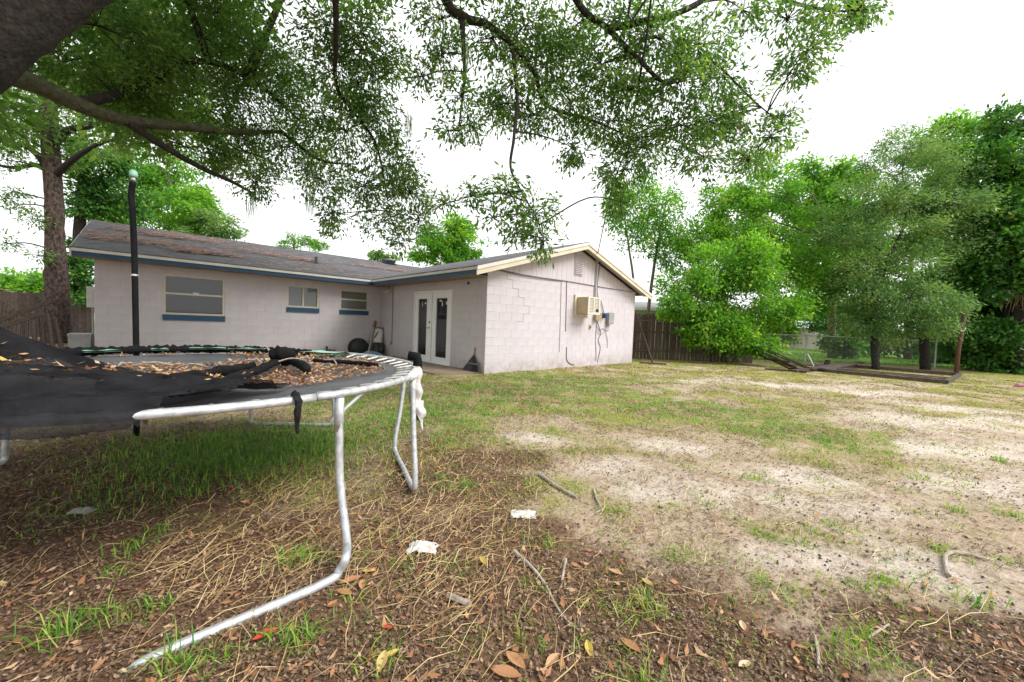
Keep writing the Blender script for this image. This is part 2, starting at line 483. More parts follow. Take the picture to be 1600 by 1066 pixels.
GREEN_P = [(700, 650, .8, .9), (790, 615, 1.2, 1.3), (620, 660, .6, .9), (400, 705, .8, .55), (300, 700, .7, .5), (870, 600, 1.6, 1.6), (470, 690, .6, .6), (560, 620, 1.0, 1.6), (1240, 680, 1.0, .6), (1060, 640, 1.3, .9), (1320, 700, .5, .3)]
def masks(l, d):
    n1, n2, n3 = fbm(l * 0.8 + 5, d * 0.8, 1), fbm(l * 2.6, d * 2.6 + 3, 2), fbm(l * 1.5, d * 1.5, 5)
    far = np.clip(d / 10, 0, 1)
    sand = 0.02 + 0.72 * blobs(l, d, SAND_P) + 0.18 * sstep(0, 5, l) + 0.9 * (n1 - 0.5) + 0.5 * (n2 - 0.5) - 0.5 * blobs(l, d, DARK_P)
    sand = np.clip(sand * 0.9, 0, 1.1) * sstep(15.2, 13.5, d)
    lit = 0.15 + 0.85 * blobs(l, d, DARK_P) + 0.75 * sstep(2.2, 1.0, d) * sstep(1.1, -0.3, l) + 0.35 * sstep(0.2, -0.8, l) * sstep(6, 3, d) + 0.6 * (n3 - 0.5) - 0.5 * blobs(l, d, SAND_P)
    lit = sstep(0.1, 1.0, lit)
    grs = 0.40 + 0.55 * blobs(l, d, GREEN_P) + 0.25 * far + 1.1 * (fbm(l * 1.9 + 9, d * 1.9, 8) - 0.5) - 0.45 * sand - 0.30 * lit
    grs = sstep(0.15, 0.8, grs)
    lawn = sstep(17.6, 18.6, d)
    return sand * (1 - lawn), lit * (1 - lawn), np.maximum(grs, lawn), lawn
def axis(lo, hi, step, far, g=1.16):
    a = list(np.arange(lo, hi + 1e-6, step))
    s, q = step, hi
    while q < far:
        s *= g
        q += s
        a.append(q)
    s, q, pre = step, lo, []
    while q > -far:
        s *= g
        q -= s
        pre.append(q)
    return np.array(pre[::-1] + a)
la, da = axis(-4.5, 8.5, 0.06, 600), axis(0.6, 11.0, 0.06, 600)
LL, DD = np.meshgrid(la, da)
ZZ = ground_z(LL, DD)
P = CAM[:2] + LL[..., None] * R2 + DD[..., None] * F2
me = bpy.data.meshes.new('ground')
nl, nd = len(la), len(da)
me.vertices.add(nl * nd)
me.vertices.foreach_set('co', np.concatenate([P, ZZ[..., None]], -1).astype(np.float32).ravel())
ii = (np.arange(nd - 1)[:, None] * nl + np.arange(nl - 1)[None, :]).ravel()
q4 = np.stack([ii, ii + 1, ii + nl + 1, ii + nl], 1)
me.loops.add(q4.size)
me.loops.foreach_set('vertex_index', q4.astype(np.int32).ravel())
me.polygons.add(len(q4))
me.polygons.foreach_set('loop_start', np.arange(0, q4.size, 4, dtype=np.int32))
me.polygons.foreach_set('loop_total', np.full(len(q4), 4, dtype=np.int32))
me.polygons.foreach_set('use_smooth', np.ones(len(q4), dtype=bool))
me.update(calc_edges=True)
for nm, vals in zip(('sand', 'litter', 'grass', 'lawn'), masks(LL, DD)):
    a = me.attributes.new(nm, 'FLOAT', 'POINT')
    a.data.foreach_set('value', vals.astype(np.float32).ravel())
def ground_mat():
    mt, nt, p = new_mat('sandy_yard_soil')
    def attr(n):
        q = nt.nodes.new('ShaderNodeAttribute')
        q.attribute_name = n
        return q.outputs['Fac']
    def mathn(op, a, b):
        q = nt.nodes.new('ShaderNodeMath')
        q.operation = op
        for i, v in enumerate((a, b)):
            if isinstance(v, (int, float)):
                q.inputs[i].default_value = v
            else:
                nt.links.new(v, q.inputs[i])
        q.use_clamp = True
        return q.outputs[0]
    def mixc(f, a, b):
        q = nt.nodes.new('ShaderNodeMixRGB')
        for i, v in zip((0, 1, 2), (f, a, b)):
            if isinstance(v, tuple):
                q.inputs[i].default_value = (*v, 1)
            else:
                nt.links.new(v, q.inputs[i])
        return q.outputs[0]
    fine, mid = tex(nt, 55, 8, rough=0.7), tex(nt, 3.2, 12, rough=0.72)
    def broken(a, k):                            # noisy edges on the patches
        return mathn('ADD', a, mathn('MULTIPLY', mathn('SUBTRACT', mid.outputs['Fac'], 0.5), k))
    def edge(a, lo, hi, k=1.0):
        q = nt.nodes.new('ShaderNodeMapRange')
        q.interpolation_type = 'SMOOTHSTEP'
        q.inputs['From Min'].default_value, q.inputs['From Max'].default_value = lo, hi
        ad = nt.nodes.new('ShaderNodeMath')
        ad.operation = 'MULTIPLY_ADD'
        nt.links.new(mid.outputs['Fac'], ad.inputs[0])
        ad.inputs[1].default_value = k
        nt.links.new(a, ad.inputs[2])
        nt.links.new(ad.outputs[0], q.inputs['Value'])
        return q.outputs[0]
    soil = ramp(nt, [(0.3, (0.26, 0.185, 0.125)), (0.5, (0.42, 0.325, 0.235)), (0.72, (0.54, 0.44, 0.335))])
    sandc = ramp(nt, [(0.3, (0.40, 0.33, 0.265)), (0.5, (0.58, 0.505, 0.43)), (0.7, (0.68, 0.61, 0.535))])
    litc = ramp(nt, [(0.3, (0.07, 0.04, 0.024)), (0.52, (0.17, 0.10, 0.058)), (0.72, (0.32, 0.205, 0.125))])
    grc = ramp(nt, [(0.3, (0.15, 0.13, 0.045)), (0.55, (0.30, 0.27, 0.085)), (0.75, (0.43, 0.35, 0.16))])
    lawnc = ramp(nt, [(0.3, (0.10, 0.19, 0.03)), (0.7, (0.24, 0.35, 0.07))])
    for r in (soil, sandc, litc, grc, lawnc):
        nt.links.new(fine.outputs['Fac'], r.inputs[0])
    c = mixc(edge(attr('sand'), 0.95, 1.75, 1.7), soil.outputs[0], sandc.outputs[0])
    c = mixc(edge(attr('litter'), 0.95, 1.6, 1.6), c, litc.outputs[0])
    c = mixc(edge(attr('grass'), 1.1, 2.3, 1.8), c, grc.outputs[0])
    c = mixc(attr('lawn'), c, lawnc.outputs[0])
    mott = tex(nt, 17, 9, rough=0.75)
    mr_ = ramp(nt, [(0.36, (0.66, 0.61, 0.56)), (0.50, (1, 1, 1)), (0.7, (1.12, 1.11, 1.10))])
    nt.links.new(mott.outputs['Fac'], mr_.inputs[0])
    ml = nt.nodes.new('ShaderNodeMixRGB')
    ml.blend_type = 'MULTIPLY'
    ml.inputs[0].default_value = 1
    nt.links.new(c, ml.inputs[1])
    nt.links.new(mr_.outputs[0], ml.inputs[2])
    nt.links.new(ml.outputs[0], p.inputs['Base Color'])
    p.inputs['Roughness'].default_value = 0.95
    p.inputs['Specular IOR Level'].default_value = 0.15
    bp = nt.nodes.new('ShaderNodeBump')
    bp.inputs['Strength'].default_value = 0.9
    bp.inputs['Distance'].default_value = 0.015
    nt.links.new(fine.outputs['Fac'], bp.inputs['Height'])
    nt.links.new(bp.outputs[0], p.inputs['Normal'])
    return mt
ground = link('ground', me, ground_mat())
setp(ground, kind='structure')
mb = MB()
mb.prism([(-1.15, -5.35, -0.14), (-0.002, -5.55, -0.14), (-0.002, -1.2, -0.14), (-1.05, -1.2, -0.14)], (0, 0, 0.125))
setp(mb.build('patio', M['slab']), kind='structure')

# ------------------------------------------------------------------ the house
S, YC, XL, XR, OV, RK = 0.2032, -5.6703, -6.6146, 6.75, 0.55, 0.35
ZE, SLP, YR, XC = 2.385, 0.30, 3.5, 3.375
house = thing('block_house', 'single storey mauve painted concrete block house with grey shingle roof', 'house', (0, 0, G0))
def wall_solid(mb, a0, a1, z0, z1, holes, put):  # rectangles around the openings
    xs = sorted({a0, a1, *[h[0] for h in holes], *[h[1] for h in holes]})
    for u0, u1 in zip(xs, xs[1:]):
        zz = z0
        for h in sorted([h for h in holes if h[0] <= u0 + 1e-6 and h[1] >= u1 - 1e-6], key=lambda h: h[2]):
            if h[2] > zz:
                put(mb, u0, u1, zz, h[2])
            zz = h[3]
        if zz < z1:
            put(mb, u0, u1, zz, z1)
W1, W2, W3 = (-5.48, -4.275, 1.055, 2.032), (-2.822, -1.955, 1.39, 2.032), (-1.335, -0.425, 1.39, 2.032)
DOOR = (2.31, 4.25, -0.2, 1.985)                 # along -Y
holesA = [W1, W2, W3]
back = 0.0035
mA, mB_, mC = MB(), MB(), MB()
wall_solid(mA, XL + 0.01, 0.19, -0.2, 2.46, holesA, lambda m, a, b, c, d: m.box((a, back, c), (b, 0.19, d)))
wall_solid(mB_, 0.19, -YC - 0.01, -0.2, 2.46, [DOOR], lambda m, a, b, c, d: m.box((back, -a, c), (0.19, -b, d)))
mC.box((back + 0.19, YC + back, -0.2), (XR - 0.01, YC + 0.19, 2.41))
wA = mA.build('wall', M['joint'], house)
wB = mB_.build('wall', M['joint'], house)
wC = mC.build('wall', M['joint'], house)
mb = MB()
mb.box((XL + 0.002, 0.02, -0.2), (XL + 0.19, 7.0, 2.46))
mb.box((XL + 0.2, 6.81, -0.2), (XR, 7.0, 2.46))
mb.box((XR - 0.19, YC + 0.2, -0.2), (XR - 0.002, 6.8, 2.46))
mb.prism([(XL + 0.01, 0, 2.461), (XL + 0.01, 7.0, 2.461), (XL + 0.01, 3.5, 3.5)], (0.15, 0, 0))
mb.build('outer_wall', M['paint'], house)
mb = MB()
mb.box((XL + 0.2, 0.2, 2.30), (XR - 0.2, 6.8, 2.32))
mb.box((0.2, YC + 0.2, 2.30), (XR - 0.2, 0.19, 2.32))
mb.box((XL + 0.2, 2.9, 0.0), (XR - 0.2, 3.0, 2.29))
mb.box((XL + 0.2, 0.2, -0.03), (XR - 0.2, 6.8, 0.0))
mb.box((0.2, YC + 0.2, -0.03), (XR - 0.2, 0.19, 0.0))
mb.build('interior', M['inner'], house)

# concrete blocks in running bond, each its own piece
BL, JT, CH = 0.4064, 0.004, 0.003
def cut(r, h):
    a0, a1, z0, z1 = r
    if h[1] <= a0 or h[0] >= a1 or h[3] <= z0 or h[2] >= z1:
        return [r]
    out = []
    if h[0] > a0: out.append((a0, h[0], z0, z1))
    if h[1] < a1: out.append((h[1], a1, z0, z1))
    b0, b1 = max(a0, h[0]), min(a1, h[1])
    if h[2] > z0: out.append((b0, b1, z0, h[2]))
    if h[3] < z1: out.append((b0, b1, h[3], z1))
    return out
def lay(a0, a1, rows, holes, off):
    out = []
    for k in rows:
        z0, z1 = k * S + JT / 2, (k + 1) * S - JT / 2
        if k == -1:
            z0 = -0.16
        x = a0 - (BL / 2 if (k + off) % 2 else 0)
        while x < a1 - 0.02:
            r0, r1 = max(x, a0) + (JT / 2 if x >= a0 else 0), min(x + BL, a1) - JT / 2
            rs = [(r0, r1, z0, z1)]
            for h in holes:
                rs = [q for r in rs for q in cut(r, h)]
            out += [q for q in rs if q[1] - q[0] > 0.025 and q[3] - q[2] > 0.025]
            x += BL
    return out
def block_geo(w, h):                             # face towards -Y, chamfered arrises
    a, b = w / 2, h / 2
    vs = [(-a, back, -b), (a, back, -b), (a, back, b), (-a, back, b), (-a + CH, 0, -b + CH), (a - CH, 0, -b + CH), (a - CH, 0, b - CH), (-a + CH, 0, b - CH)]
    return vs, [(4, 5, 6, 7), (0, 1, 5, 4), (1, 2, 6, 5), (2, 3, 7, 6), (3, 0, 4, 7)]
allb = []
for side, (rects, wall) in {'A': (lay(XL, -0.0, range(-1, 12), [(h[0], h[1], h[2] - 0.14, h[3]) for h in holesA], 0), wA),
                            'B': (lay(0.0, -YC, range(-1, 12), [DOOR], 1), wB),
                            'C': (lay(0.0, XR, range(-1, 12), [], 0), wC)}.items():
    for (a0, a1, z0, z1) in rects:
        ac, zc, w, h = (a0 + a1) / 2, (z0 + z1) / 2, a1 - a0, z1 - z0
        loc, rz = {'A': ((ac, 0, zc), 0), 'B': ((0, -ac, zc), -math.pi / 2), 'C': ((ac, YC, zc), 0)}[side]
        dirv = np.array([1, 0, 0]) if side != 'B' else np.array([0, 1, 0])
        e0, e1 = px(np.array(loc) - dirv * w / 2), px(np.array(loc) + dirv * w / 2)
        t0, t1 = px(np.array(loc) - (0, 0, h / 2)), px(np.array(loc) + (0, 0, h / 2))
        seen = abs(e1[0] - e0[0]) * abs(t1[1] - t0[1])
        if side == 'A' and zc < 0.2: seen = 0     # behind the trampoline
        allb.append((seen, loc, rz, w, h, wall))
allb.sort(key=lambda q: -q[0])
cache = {}
restm = MB()
for i, (seen, loc, rz, w, h, wall) in enumerate(allb):
    if i < 300:
        key = (round(w, 3), round(h, 3))
        if key not in cache:
            vs, fs = block_geo(w, h)
            bm_ = bpy.data.meshes.new('block')
            bm_.from_pydata(vs, [], fs)
            bm_.materials.append(M['paint'])
            cache[key] = bm_
        o = bpy.data.objects.new('block', cache[key])
        COL.objects.link(o)
        o.parent = wall
        o.location = (loc[0], loc[1], loc[2] - G0)
        o.rotation_euler = (0, 0, rz)
    else:
        vs, fs = block_geo(w, h)
        c_, s_ = math.cos(rz), math.sin(rz)
        restm.add([(loc[0] + c_ * v[0] - s_ * v[1], loc[1] + s_ * v[0] + c_ * v[1], loc[2] + v[2]) for v in vs], fs)
setp(restm.build('blocks', M['paint'], house), kind='stuff')
# stepped crack through the gable masonry
mb = MB()
x, z = 0.61, 11 * S + 0.13
for k in range(11, 5, -1):
    mb.box((x - 0.003, YC - 0.0015, k * S), (x + 0.003, YC + 0.004, z))
    nx = x + (BL / 2 if k > 7 else -BL / 2)
    mb.box((min(x, nx) - 0.003, YC - 0.0015, k * S - 0.0025), (max(x, nx) + 0.003, YC + 0.004, k * S + 0.0025))
    x, z = nx, k * S
mb.build('crack', M['crack'], wC)

# gable siding, board by board
gz = lambda X: ZE - 0.17 + SLP * (min(X, 2 * XC - X) + OV)
n = 33
for i in range(n):
    a, b = XR * i / n, XR * (i + 1) / n - 0.006
    pts = [(a, 2.415), (b, 2.415), (b, gz(b))] + ([(XC, gz(XC))] if a < XC < b else []) + [(a, gz(a))]
    if gz((a + b) / 2) > 2.44:
        MB().prism([(u, YC - 0.014, v) for u, v in pts], (0, 0.03, 0)).build('siding_board', M['siding'], house)
mb = MB()
mb.prism([(0, YC + 0.017, 2.42), (XR, YC + 0.017, 2.42), (XC, YC + 0.017, gz(XC) + 0.05)], (0, 0.05, 0))
mb.build('gable_backing', M['joint'], house)
mb = MB()
mb.tube(smooth_path([(0.2, YC - 0.025, 2.43), (1.4, YC - 0.02, 2.40), (2.9, YC - 0.02, 2.425), (4.6, YC - 0.02, 2.42), (6.5, YC - 0.02, 2.425)], 5), 0.011, 6)
mb.tube(smooth_path([(0.25, YC - 0.03, 2.42), (1.0, YC - 0.035, 2.375), (2.0, YC - 0.03, 2.385), (2.72, YC - 0.02, 2.41)], 5), 0.009, 6)
mb.build('wall_cable', M['cable'], house)
# louvred gable vent
vent = MB()
vent.box((3.19, YC - 0.035, 2.64), (3.60, YC - 0.016, 3.29))
vent = vent.build('gable_vent', M['siding'], house)
for i in range(12):
    z = 2.675 + i * 0.05
    MB().obox((3.395, YC - 0.05, z + 0.02), (0.175, 0, 0), (0, 0.016, 0.014), (0, -0.003, 0.004)).build('louvre', M['siding'], vent)

# roof
def zmain(Y): return ZE + SLP * (Y + OV)
def zwing(X): return ZE + SLP * (min(X, 2 * XC - X) + OV)
XRK, YRK = XL - 0.3, YC - RK
roof = MB()
poly = [(XRK, -OV), (-OV, -OV), (XC, XC), (2 * XC + 0.3, 0.0), (2 * XC + 0.3, YR), (XRK, YR)]
roof.prism([(x, y, zmain(y) - 0.03) for x, y in poly], (0, 0, 0.03))
roof.prism([(XRK, YR, zmain(YR) - 0.03), (2 * XC + 0.3, YR, zmain(YR) - 0.03), (2 * XC + 0.3, 7.55, ZE - 0.03), (XRK, 7.55, ZE - 0.03)], (0, 0, 0.03))
roofA = roof.build('roof', M['shingA'], house)
roof = MB()
roof.prism([(x, y, zwing(x) - 0.03) for x, y in [(-OV, YRK), (XC, YRK), (XC, XC), (-OV, -OV)]], (0, 0, 0.031))
roof.prism([(x, y, zwing(x) - 0.03) for x, y in [(XC, YRK), (2 * XC + OV, YRK), (2 * XC + OV, 0.5), (XC, XC)]], (0, 0, 0.031))
roofB = roof.build('roof', M['shingB'], house)
mb = MB()
mb.prism([(XRK, YR - 0.13, zmain(YR - 0.13) + 0.004), (XRK, YR, zmain(YR) + 0.012), (XRK, YR + 0.13, zmain(YR - 0.13) + 0.004)], (2 * XC + 0.3 - XRK, 0, 0))
mb.build('ridge_cap', M['shingA'], roofA)
mb = MB()
mb.prism([(XC - 0.13, YRK, zwing(XC - 0.13) + 0.004), (XC, YRK, zwing(XC) + 0.012), (XC + 0.13, YRK, zwing(XC - 0.13) + 0.004)], (0, XC - YRK + 0.4, 0))
mb.build('ridge_cap', M['shingB'], roofB)
mb = MB()                                         # shingle edge hanging over the drip
xs = np.arange(XRK, -OV, 0.30)
for q in xs:
    mb.box((q + 0.003, -OV - 0.022 - 0.008 * random.random(), ZE - 0.012), (q + 0.296, -OV + 0.02, ZE + 0.006))
mb.build('starter_shingles', M['shingA'], roofA)
mb = MB()
for q in np.arange(YRK, -OV - 0.3, 0.30):
    mb.box((-OV - 0.022 - 0.010 * random.random(), q + 0.003, ZE - 0.012), (-OV + 0.02, q + 0.296, ZE + 0.006))
mb.build('starter_shingles', M['shingB'], roofB)
def roof_at(x, y, lift=0.0):                      # point of the main front slope behind a picture position
    v = ray(x, y)
    t = (ZE + SLP * (CAM[1] + OV) - CAM[2] + lift) / (v[2] - SLP * v[1])
    return CAM + t * v
p0 = roof_at(494, 412)
MB().tube([p0 - (0, 0, 0.05), p0 + (0, 0, 0.22)], 0.05, 10).build('vent_pipe', M['darkmetal'], roofA)
p0 = roof_at(607, 412)
MB().obox(p0 + (0, 0, 0.10), (0.2, 0, 0), (0, 0.19, 0.05), (0, -0.02, 0.075)).obox(p0 + (0, 0, 0.03), (0.25, 0, 0), (0, 0.24, 0.072), (0, -0.006, 0.02)).build('roof_vent', M['black'], roofA)
# eaves: white drip board over blue fascia
def fascia(a, b, out, name):
    a, b, out = (np.array(q, float) for q in (a, b, out))
    for nm, mt, z0, z1, t in (('drip_board', 'white', ZE - 0.077, ZE - 0.013, 0.02), ('fascia_board', 'blue', ZE - 0.168, ZE - 0.0775, 0.0)):
        MB().prism([(*a, z0), (*b, z0), (*b, z1), (*a, z1)], (*(out * (t + 0.02)),0)).build(nm, M[mt], house)
fascia((XRK + 0.021, -OV + 0.02), (-OV + 0.018, -OV + 0.02), (0, -1), 'A')
fascia((-OV + 0.02, -OV - 0.021), (-OV + 0.02, YRK + 0.021), (-1, 0), 'B')
mb = MB()
mb.box((XRK + 0.02, -OV + 0.021, ZE - 0.165), (0.19, 0.0, ZE - 0.15))
mb.build('soffit', M['soffit'], house)
MB().box((-OV + 0.021, -OV - 0.001, ZE - 0.1655), (0.0, YC - 0.015, ZE - 0.1505)).build('soffit', M['soffit'], house)
def rake(x0, z0, x1, z1, y, sgn):                 # sloping verge boards, white cap over cream board
    for nm, mt, a, b, yo in (('verge_cap', 'white', -0.085, -0.005, 0.022), ('verge_board', 'cream', -0.195, -0.0855, 0.0)):
        MB().prism([(x0, y, z0 + a), (x1, y, z1 + a), (x1, y, z1 + b), (x0, y, z0 + b)], (0, sgn * (0.022 + yo), 0)).build(nm, M[mt], house)
rake(-OV - 0.04, zwing(-OV) - 0.01, XC, zwing(XC), YRK + 0.02, -1)
rake(XC, zwing(XC), 2 * XC + OV + 0.02, zwing(-OV) - 0.006, YRK + 0.02, -1)
mb = MB()
for x0, x1 in ((0.0, XC), (XC, 2 * XC + OV)):
    mb.prism([(x0, YRK + 0.021, zwing(x0) - 0.06), (x1, YRK + 0.021, zwing(x1) - 0.06), (x1, YRK + 0.021, zwing(x1) - 0.045), (x0, YRK + 0.021, zwing(x0) - 0.045)], (0, RK - 0.03, 0))
mb.build('rake_soffit', M['siding'], house)
MB().prism([(XRK + 0.02, -OV, ZE - 0.19), (XRK + 0.02, YR, zmain(YR) - 0.19), (XRK + 0.02, YR, zmain(YR) - 0.005), (XRK + 0.02, -OV, ZE - 0.005)], (-0.03, 0, 0)).build('verge_board', M['white'], house)

# windows
def bar(a, b): return MB().box(a, b)
def window(h, name, glass, style):
    x0, x1, z0, z1 = h
    w = MB()
    for a, b in (((x0, 0.012, z0), (x0 + 0.045, 0.09, z1)), ((x1 - 0.045, 0.012, z0), (x1, 0.09, z1)), ((x0 + 0.045, 0.014, z0), (x1 - 0.045, 0.088, z0 + 0.045)), ((x0 + 0.045, 0.014, z1 - 0.045), (x1 - 0.045, 0.088, z1))):
        w.box(a, b)
    w = w.build('window', M['frame'], house)
    MB().box((x0 - 0.01, -0.03, z0 - 0.14), (x1 + 0.01, 0.1, z0 - 0.001)).build('sill', M['blue'], w)
    xm, zm = (x0 + x1) / 2, z0 + 0.53 * (z1 - z0)
    if style == 'hung':
        MB().box((x0 + 0.045, 0.02, zm - 0.022), (x1 - 0.045, 0.075, zm + 0.022)).build('meeting_rail', M['frame'], w)
        ps = [((x0 + 0.045, zm + 0.022), (x1 - 0.045, z1 - 0.045), 0.06), ((x0 + 0.045, z0 + 0.045), (x1 - 0.045, zm - 0.022), 0.045)]
    else:
        MB().box((xm - 0.022, 0.02, z0 + 0.045), (xm + 0.022, 0.075, z1 - 0.045)).build('mullion', M['frame'], w)
        ps = [((x0 + 0.045, z0 + 0.045), (xm - 0.022, z1 - 0.045), 0.05), ((xm + 0.022, z0 + 0.045), (x1 - 0.045, z1 - 0.045), 0.06)]
    for (a, c), (b, d), y in ps:
        MB().box((a + 0.001, y, c + 0.001), (b - 0.001, y + 0.005, d - 0.001)).build('pane', M[glass], w)
    return w
w1 = window(W1, 'window', 'glass', 'hung')
window(W2, 'window', 'frost', 'slide')
window(W3, 'window', 'frost', 'hung')
MB().box((-4.92, 0.042, 1.585), (-4.80, 0.0445, 1.625)).build('sticker', M['paper'], w1)

# pair of glazed doors with a frame
df = MB()
yl, yr = -2.31, -4.25
df.box((-0.012, yl, -0.03), (0.12, yl - 0.05, 1.985)).box((-0.012, yr, -0.03), (0.12, yr + 0.05, 1.985)).box((-0.010, yl - 0.05, 1.935), (0.118, yr + 0.05, 1.985))
df.box((-0.03, yl - 0.05, -0.045), (0.118, yr + 0.05, -0.005))
df.build('door_frame', M['door'], house)
def leafdoor(ya, yb, ga, gb):
    d = MB()
    x0, x1 = 0.012, 0.056
    d.box((x0, ya, 0.0), (x1, ga, 1.93)).box((x0, gb, 0.0), (x1, yb, 1.93)).box((x0 + 0.001, ga, 0.0), (x1 - 0.001, gb, 0.165)).box((x0 + 0.001, ga, 1.775), (x1 - 0.001, gb, 1.93))
    d = d.build('door', M['door'], house)
    t = 0.02
    MB().box((x0 - 0.012, ga + t, 0.145), (x0 - 0.0005, ga - 0.005, 1.795)).box((x0 - 0.012, gb - t, 0.145), (x0 - 0.0005, gb + 0.005, 1.795)).box((x0 - 0.011, ga - 0.005, 0.145), (x0 - 0.0005, gb + 0.005, 0.17)).box((x0 - 0.011, ga - 0.005, 1.77), (x0 - 0.0005, gb + 0.005, 1.795)).build('glazing_bead', M['door'], d)
    MB().box((0.028, ga - 0.001, 0.166), (0.034, gb + 0.001, 1.774)).build('pane', M['glass'], d)
    return d
d1 = leafdoor(-2.365, -3.255, -2.53, -3.02)
d2 = leafdoor(-3.290, -4.195, -3.49, -4.04)
MB().tube([(0.012, -3.17, 0.95), (-0.05, -3.17, 0.95)], 0.014, 8).tube([(-0.05, -3.17, 0.95), (-0.05, -3.07, 0.955)], 0.011, 8).build('handle', M['chrome'], d1)
MB().tube([(0.011, -3.17, 1.11), (-0.012, -3.17, 1.11)], 0.03, 12).build('deadbolt', M['chrome'], d1)
for d, items in ((d1, [(-2.70, 1.55, 0.03, 0.13), (-2.85, 1.62, 0.09, 0.05)]), (d2, [(-3.62, 1.68, 0.10, 0.05), (-3.74, 1.56, 0.04, 0.13), (-3.93, 1.6, 0.07, 0.08)])):
    for y, z, w, h in items:
        MB().box((0.026, y, z), (0.0275, y - w, z + h)).build('sticker', M['paper'], d)

# flood light, conduit and tap on the shaded wall
fl = MB().box((-0.04, -0.62, 2.14), (-0.001, -0.74, 2.22)).build('flood_light', M['greybox'], house)
for yy, a in ((-0.58, 0.05), (-0.80, -0.05)):
    MB().tube([(-0.05, yy - a, 2.15), (-0.10, yy, 2.09), (-0.17, yy + a * 0.3, 2.03)], [0.02, 0.045, 0.06], 10).build('lamp_head', M['frame'], fl)
MB().tube([(-0.018, -0.93, 2.21), (-0.018, -0.93, 0.4)], 0.012, 6).build('conduit', M['soffit'], house)
MB().tube([(-0.001, -0.93, 0.36), (-0.08, -0.93, 0.36), (-0.10, -0.93, 0.30)], 0.018, 8).tube([(-0.06, -0.88, 0.42), (-0.06, -0.98, 0.42)], 0.012, 6).tube([(-0.06, -0.93, 0.36), (-0.06, -0.93, 0.42)], 0.01, 6).build('garden_tap', M['chrome'], house)
MB().tube([(-0.001, -4.95, 2.11), (-0.03, -4.95, 2.11)], 0.035, 10).build('wall_plug', M['black'], house)

# gable wall fittings
y0 = YC - 0.001
for x, za, zb in ((2.66, 2.40, 0.42), (2.89, 2.42, 1.0)):
    MB().tube([(x, y0 - 0.012, za), (x + 0.03, y0 - 0.012, (za + zb) / 2), (x + 0.05, y0 - 0.012, zb)], 0.009, 6).build('wall_cable', M['cable'] if x > 2.8 else M['siding'], house)
MB().tube(smooth_path([(3.02, y0 - 0.01, 0.55), (3.05, y0 - 0.012, 0.2), (3.2, y0 - 0.012, 0.07), (3.42, y0 - 0.012, 0.02)], 5), 0.011, 6).build('wall_cable', M['cable'], house)
MB().tube([(4.30, y0 - 0.04, 3.22), (4.30, y0 - 0.03, 1.62)], 0.022, 8).build('conduit', M['siding'], house)
MB().tube([(4.23, y0 - 0.03, 3.28), (4.25, y0 - 0.03, 2.2), (4.24, y0 - 0.02, 1.6)], 0.016, 8).build('conduit', M['greybox'], house)
MB().tube(smooth_path([(4.52, y0 - 0.05, 3.24), (4.40, y0 - 0.04, 2.9), (4.38, y0 - 0.03, 2.2), (4.62, y0 - 0.03, 1.95), (4.80, y0 - 0.03, 1.60)], 6), 0.013, 6).build('wall_cable', M['cable'], house)
for i, (pts) in enumerate([[(4.46, 1.33), (4.44, 0.8), (4.5, 0.4), (4.52, 0.1)], [(4.50, 1.3), (4.7, 0.98), (4.58, 0.75), (4.72, 0.5), (4.6, 0.05)], [(5.02, 1.3), (4.98, 1.0), (5.1, 0.75), (5.12, 0.5)], [(4.42, 1.2), (4.62, 1.06), (4.8, 1.12), (5.0, 1.05), (5.15, 1.1)], [(4.44, 1.05), (4.66, 0.95), (4.86, 1.0), (5.06, 1.25)]]):
    MB().tube(smooth_path([(x, y0 - 0.012 - 0.004 * i, z) for x, z in pts], 6), 0.009, 5).build('wall_cable', M['cable'] if i % 2 else M['greybox'], house)
ac = thing('air_conditioner', 'tan and cream box air conditioner jutting from the gable wall', 'air conditioner', (3.63, YC, 1.49))
MB().box((3.27, YC - 0.05, 1.47), (3.35, YC - 0.002, 2.08)).box((3.92, YC - 0.05, 1.47), (4.0, YC - 0.002, 2.08)).box((3.35, YC - 0.049, 2.01), (3.92, YC - 0.002, 2.079)).box((3.35, YC - 0.049, 1.471), (3.92, YC - 0.002, 1.53)).build('sleeve_frame', M['cream'], ac)
MB().box((3.352, YC - 0.44, 1.532), (3.918, YC - 0.003, 2.008)).build('casing', M['tan'], ac)
MB().box((3.34, YC - 0.465, 1.52), (3.93, YC - 0.4405, 1.56)).box((3.34, YC - 0.465, 1.98), (3.93, YC - 0.4405, 2.02)).box((3.34, YC - 0.4645, 1.56), (3.40, YC - 0.441, 1.98)).box((3.87, YC - 0.4645, 1.56), (3.93, YC - 0.441, 1.98)).box((3.60, YC - 0.4645, 1.56), (3.64, YC - 0.441, 1.98)).build('front_grille', M['acwhite'], ac)
MB().box((3.74, YC - 0.470, 1.60), (3.86, YC - 0.4655, 1.68)).build('control_panel', M['black'], ac)
for i in range(10):
    for xa, xb in ((3.402, 3.598), (3.642, 3.868)):
        MB().box((xa, YC - 0.456, 1.57 + i * 0.041), (xb, YC - 0.442, 1.59 + i * 0.041)).build('slat', M['acwhite'], ac)
eb = thing('electrical_box', 'small grey hinged electrical box with loose cables below it', 'electrical box', (5.1, YC, 1.29))
MB().box((4.97, YC - 0.11, 1.29), (5.24, YC - 0.002, 1.63)).build('enclosure', M['greybox'], eb)
MB().box((4.96, YC - 0.128, 1.275), (5.25, YC - 0.1105, 1.64)).build('lid', M['greybox'], eb)
MB().box((5.08, YC - 0.14, 1.27), (5.12, YC - 0.1285, 1.30)).build('latch', M['darkmetal'], eb)
eb = thing('junction_box', 'open tan junction box under the air conditioner', 'junction box', (4.45, YC, 1.35))
MB().box((4.30, YC - 0.10, 1.36), (4.58, YC - 0.002, 1.60)).build('enclosure', M['tan'], eb)
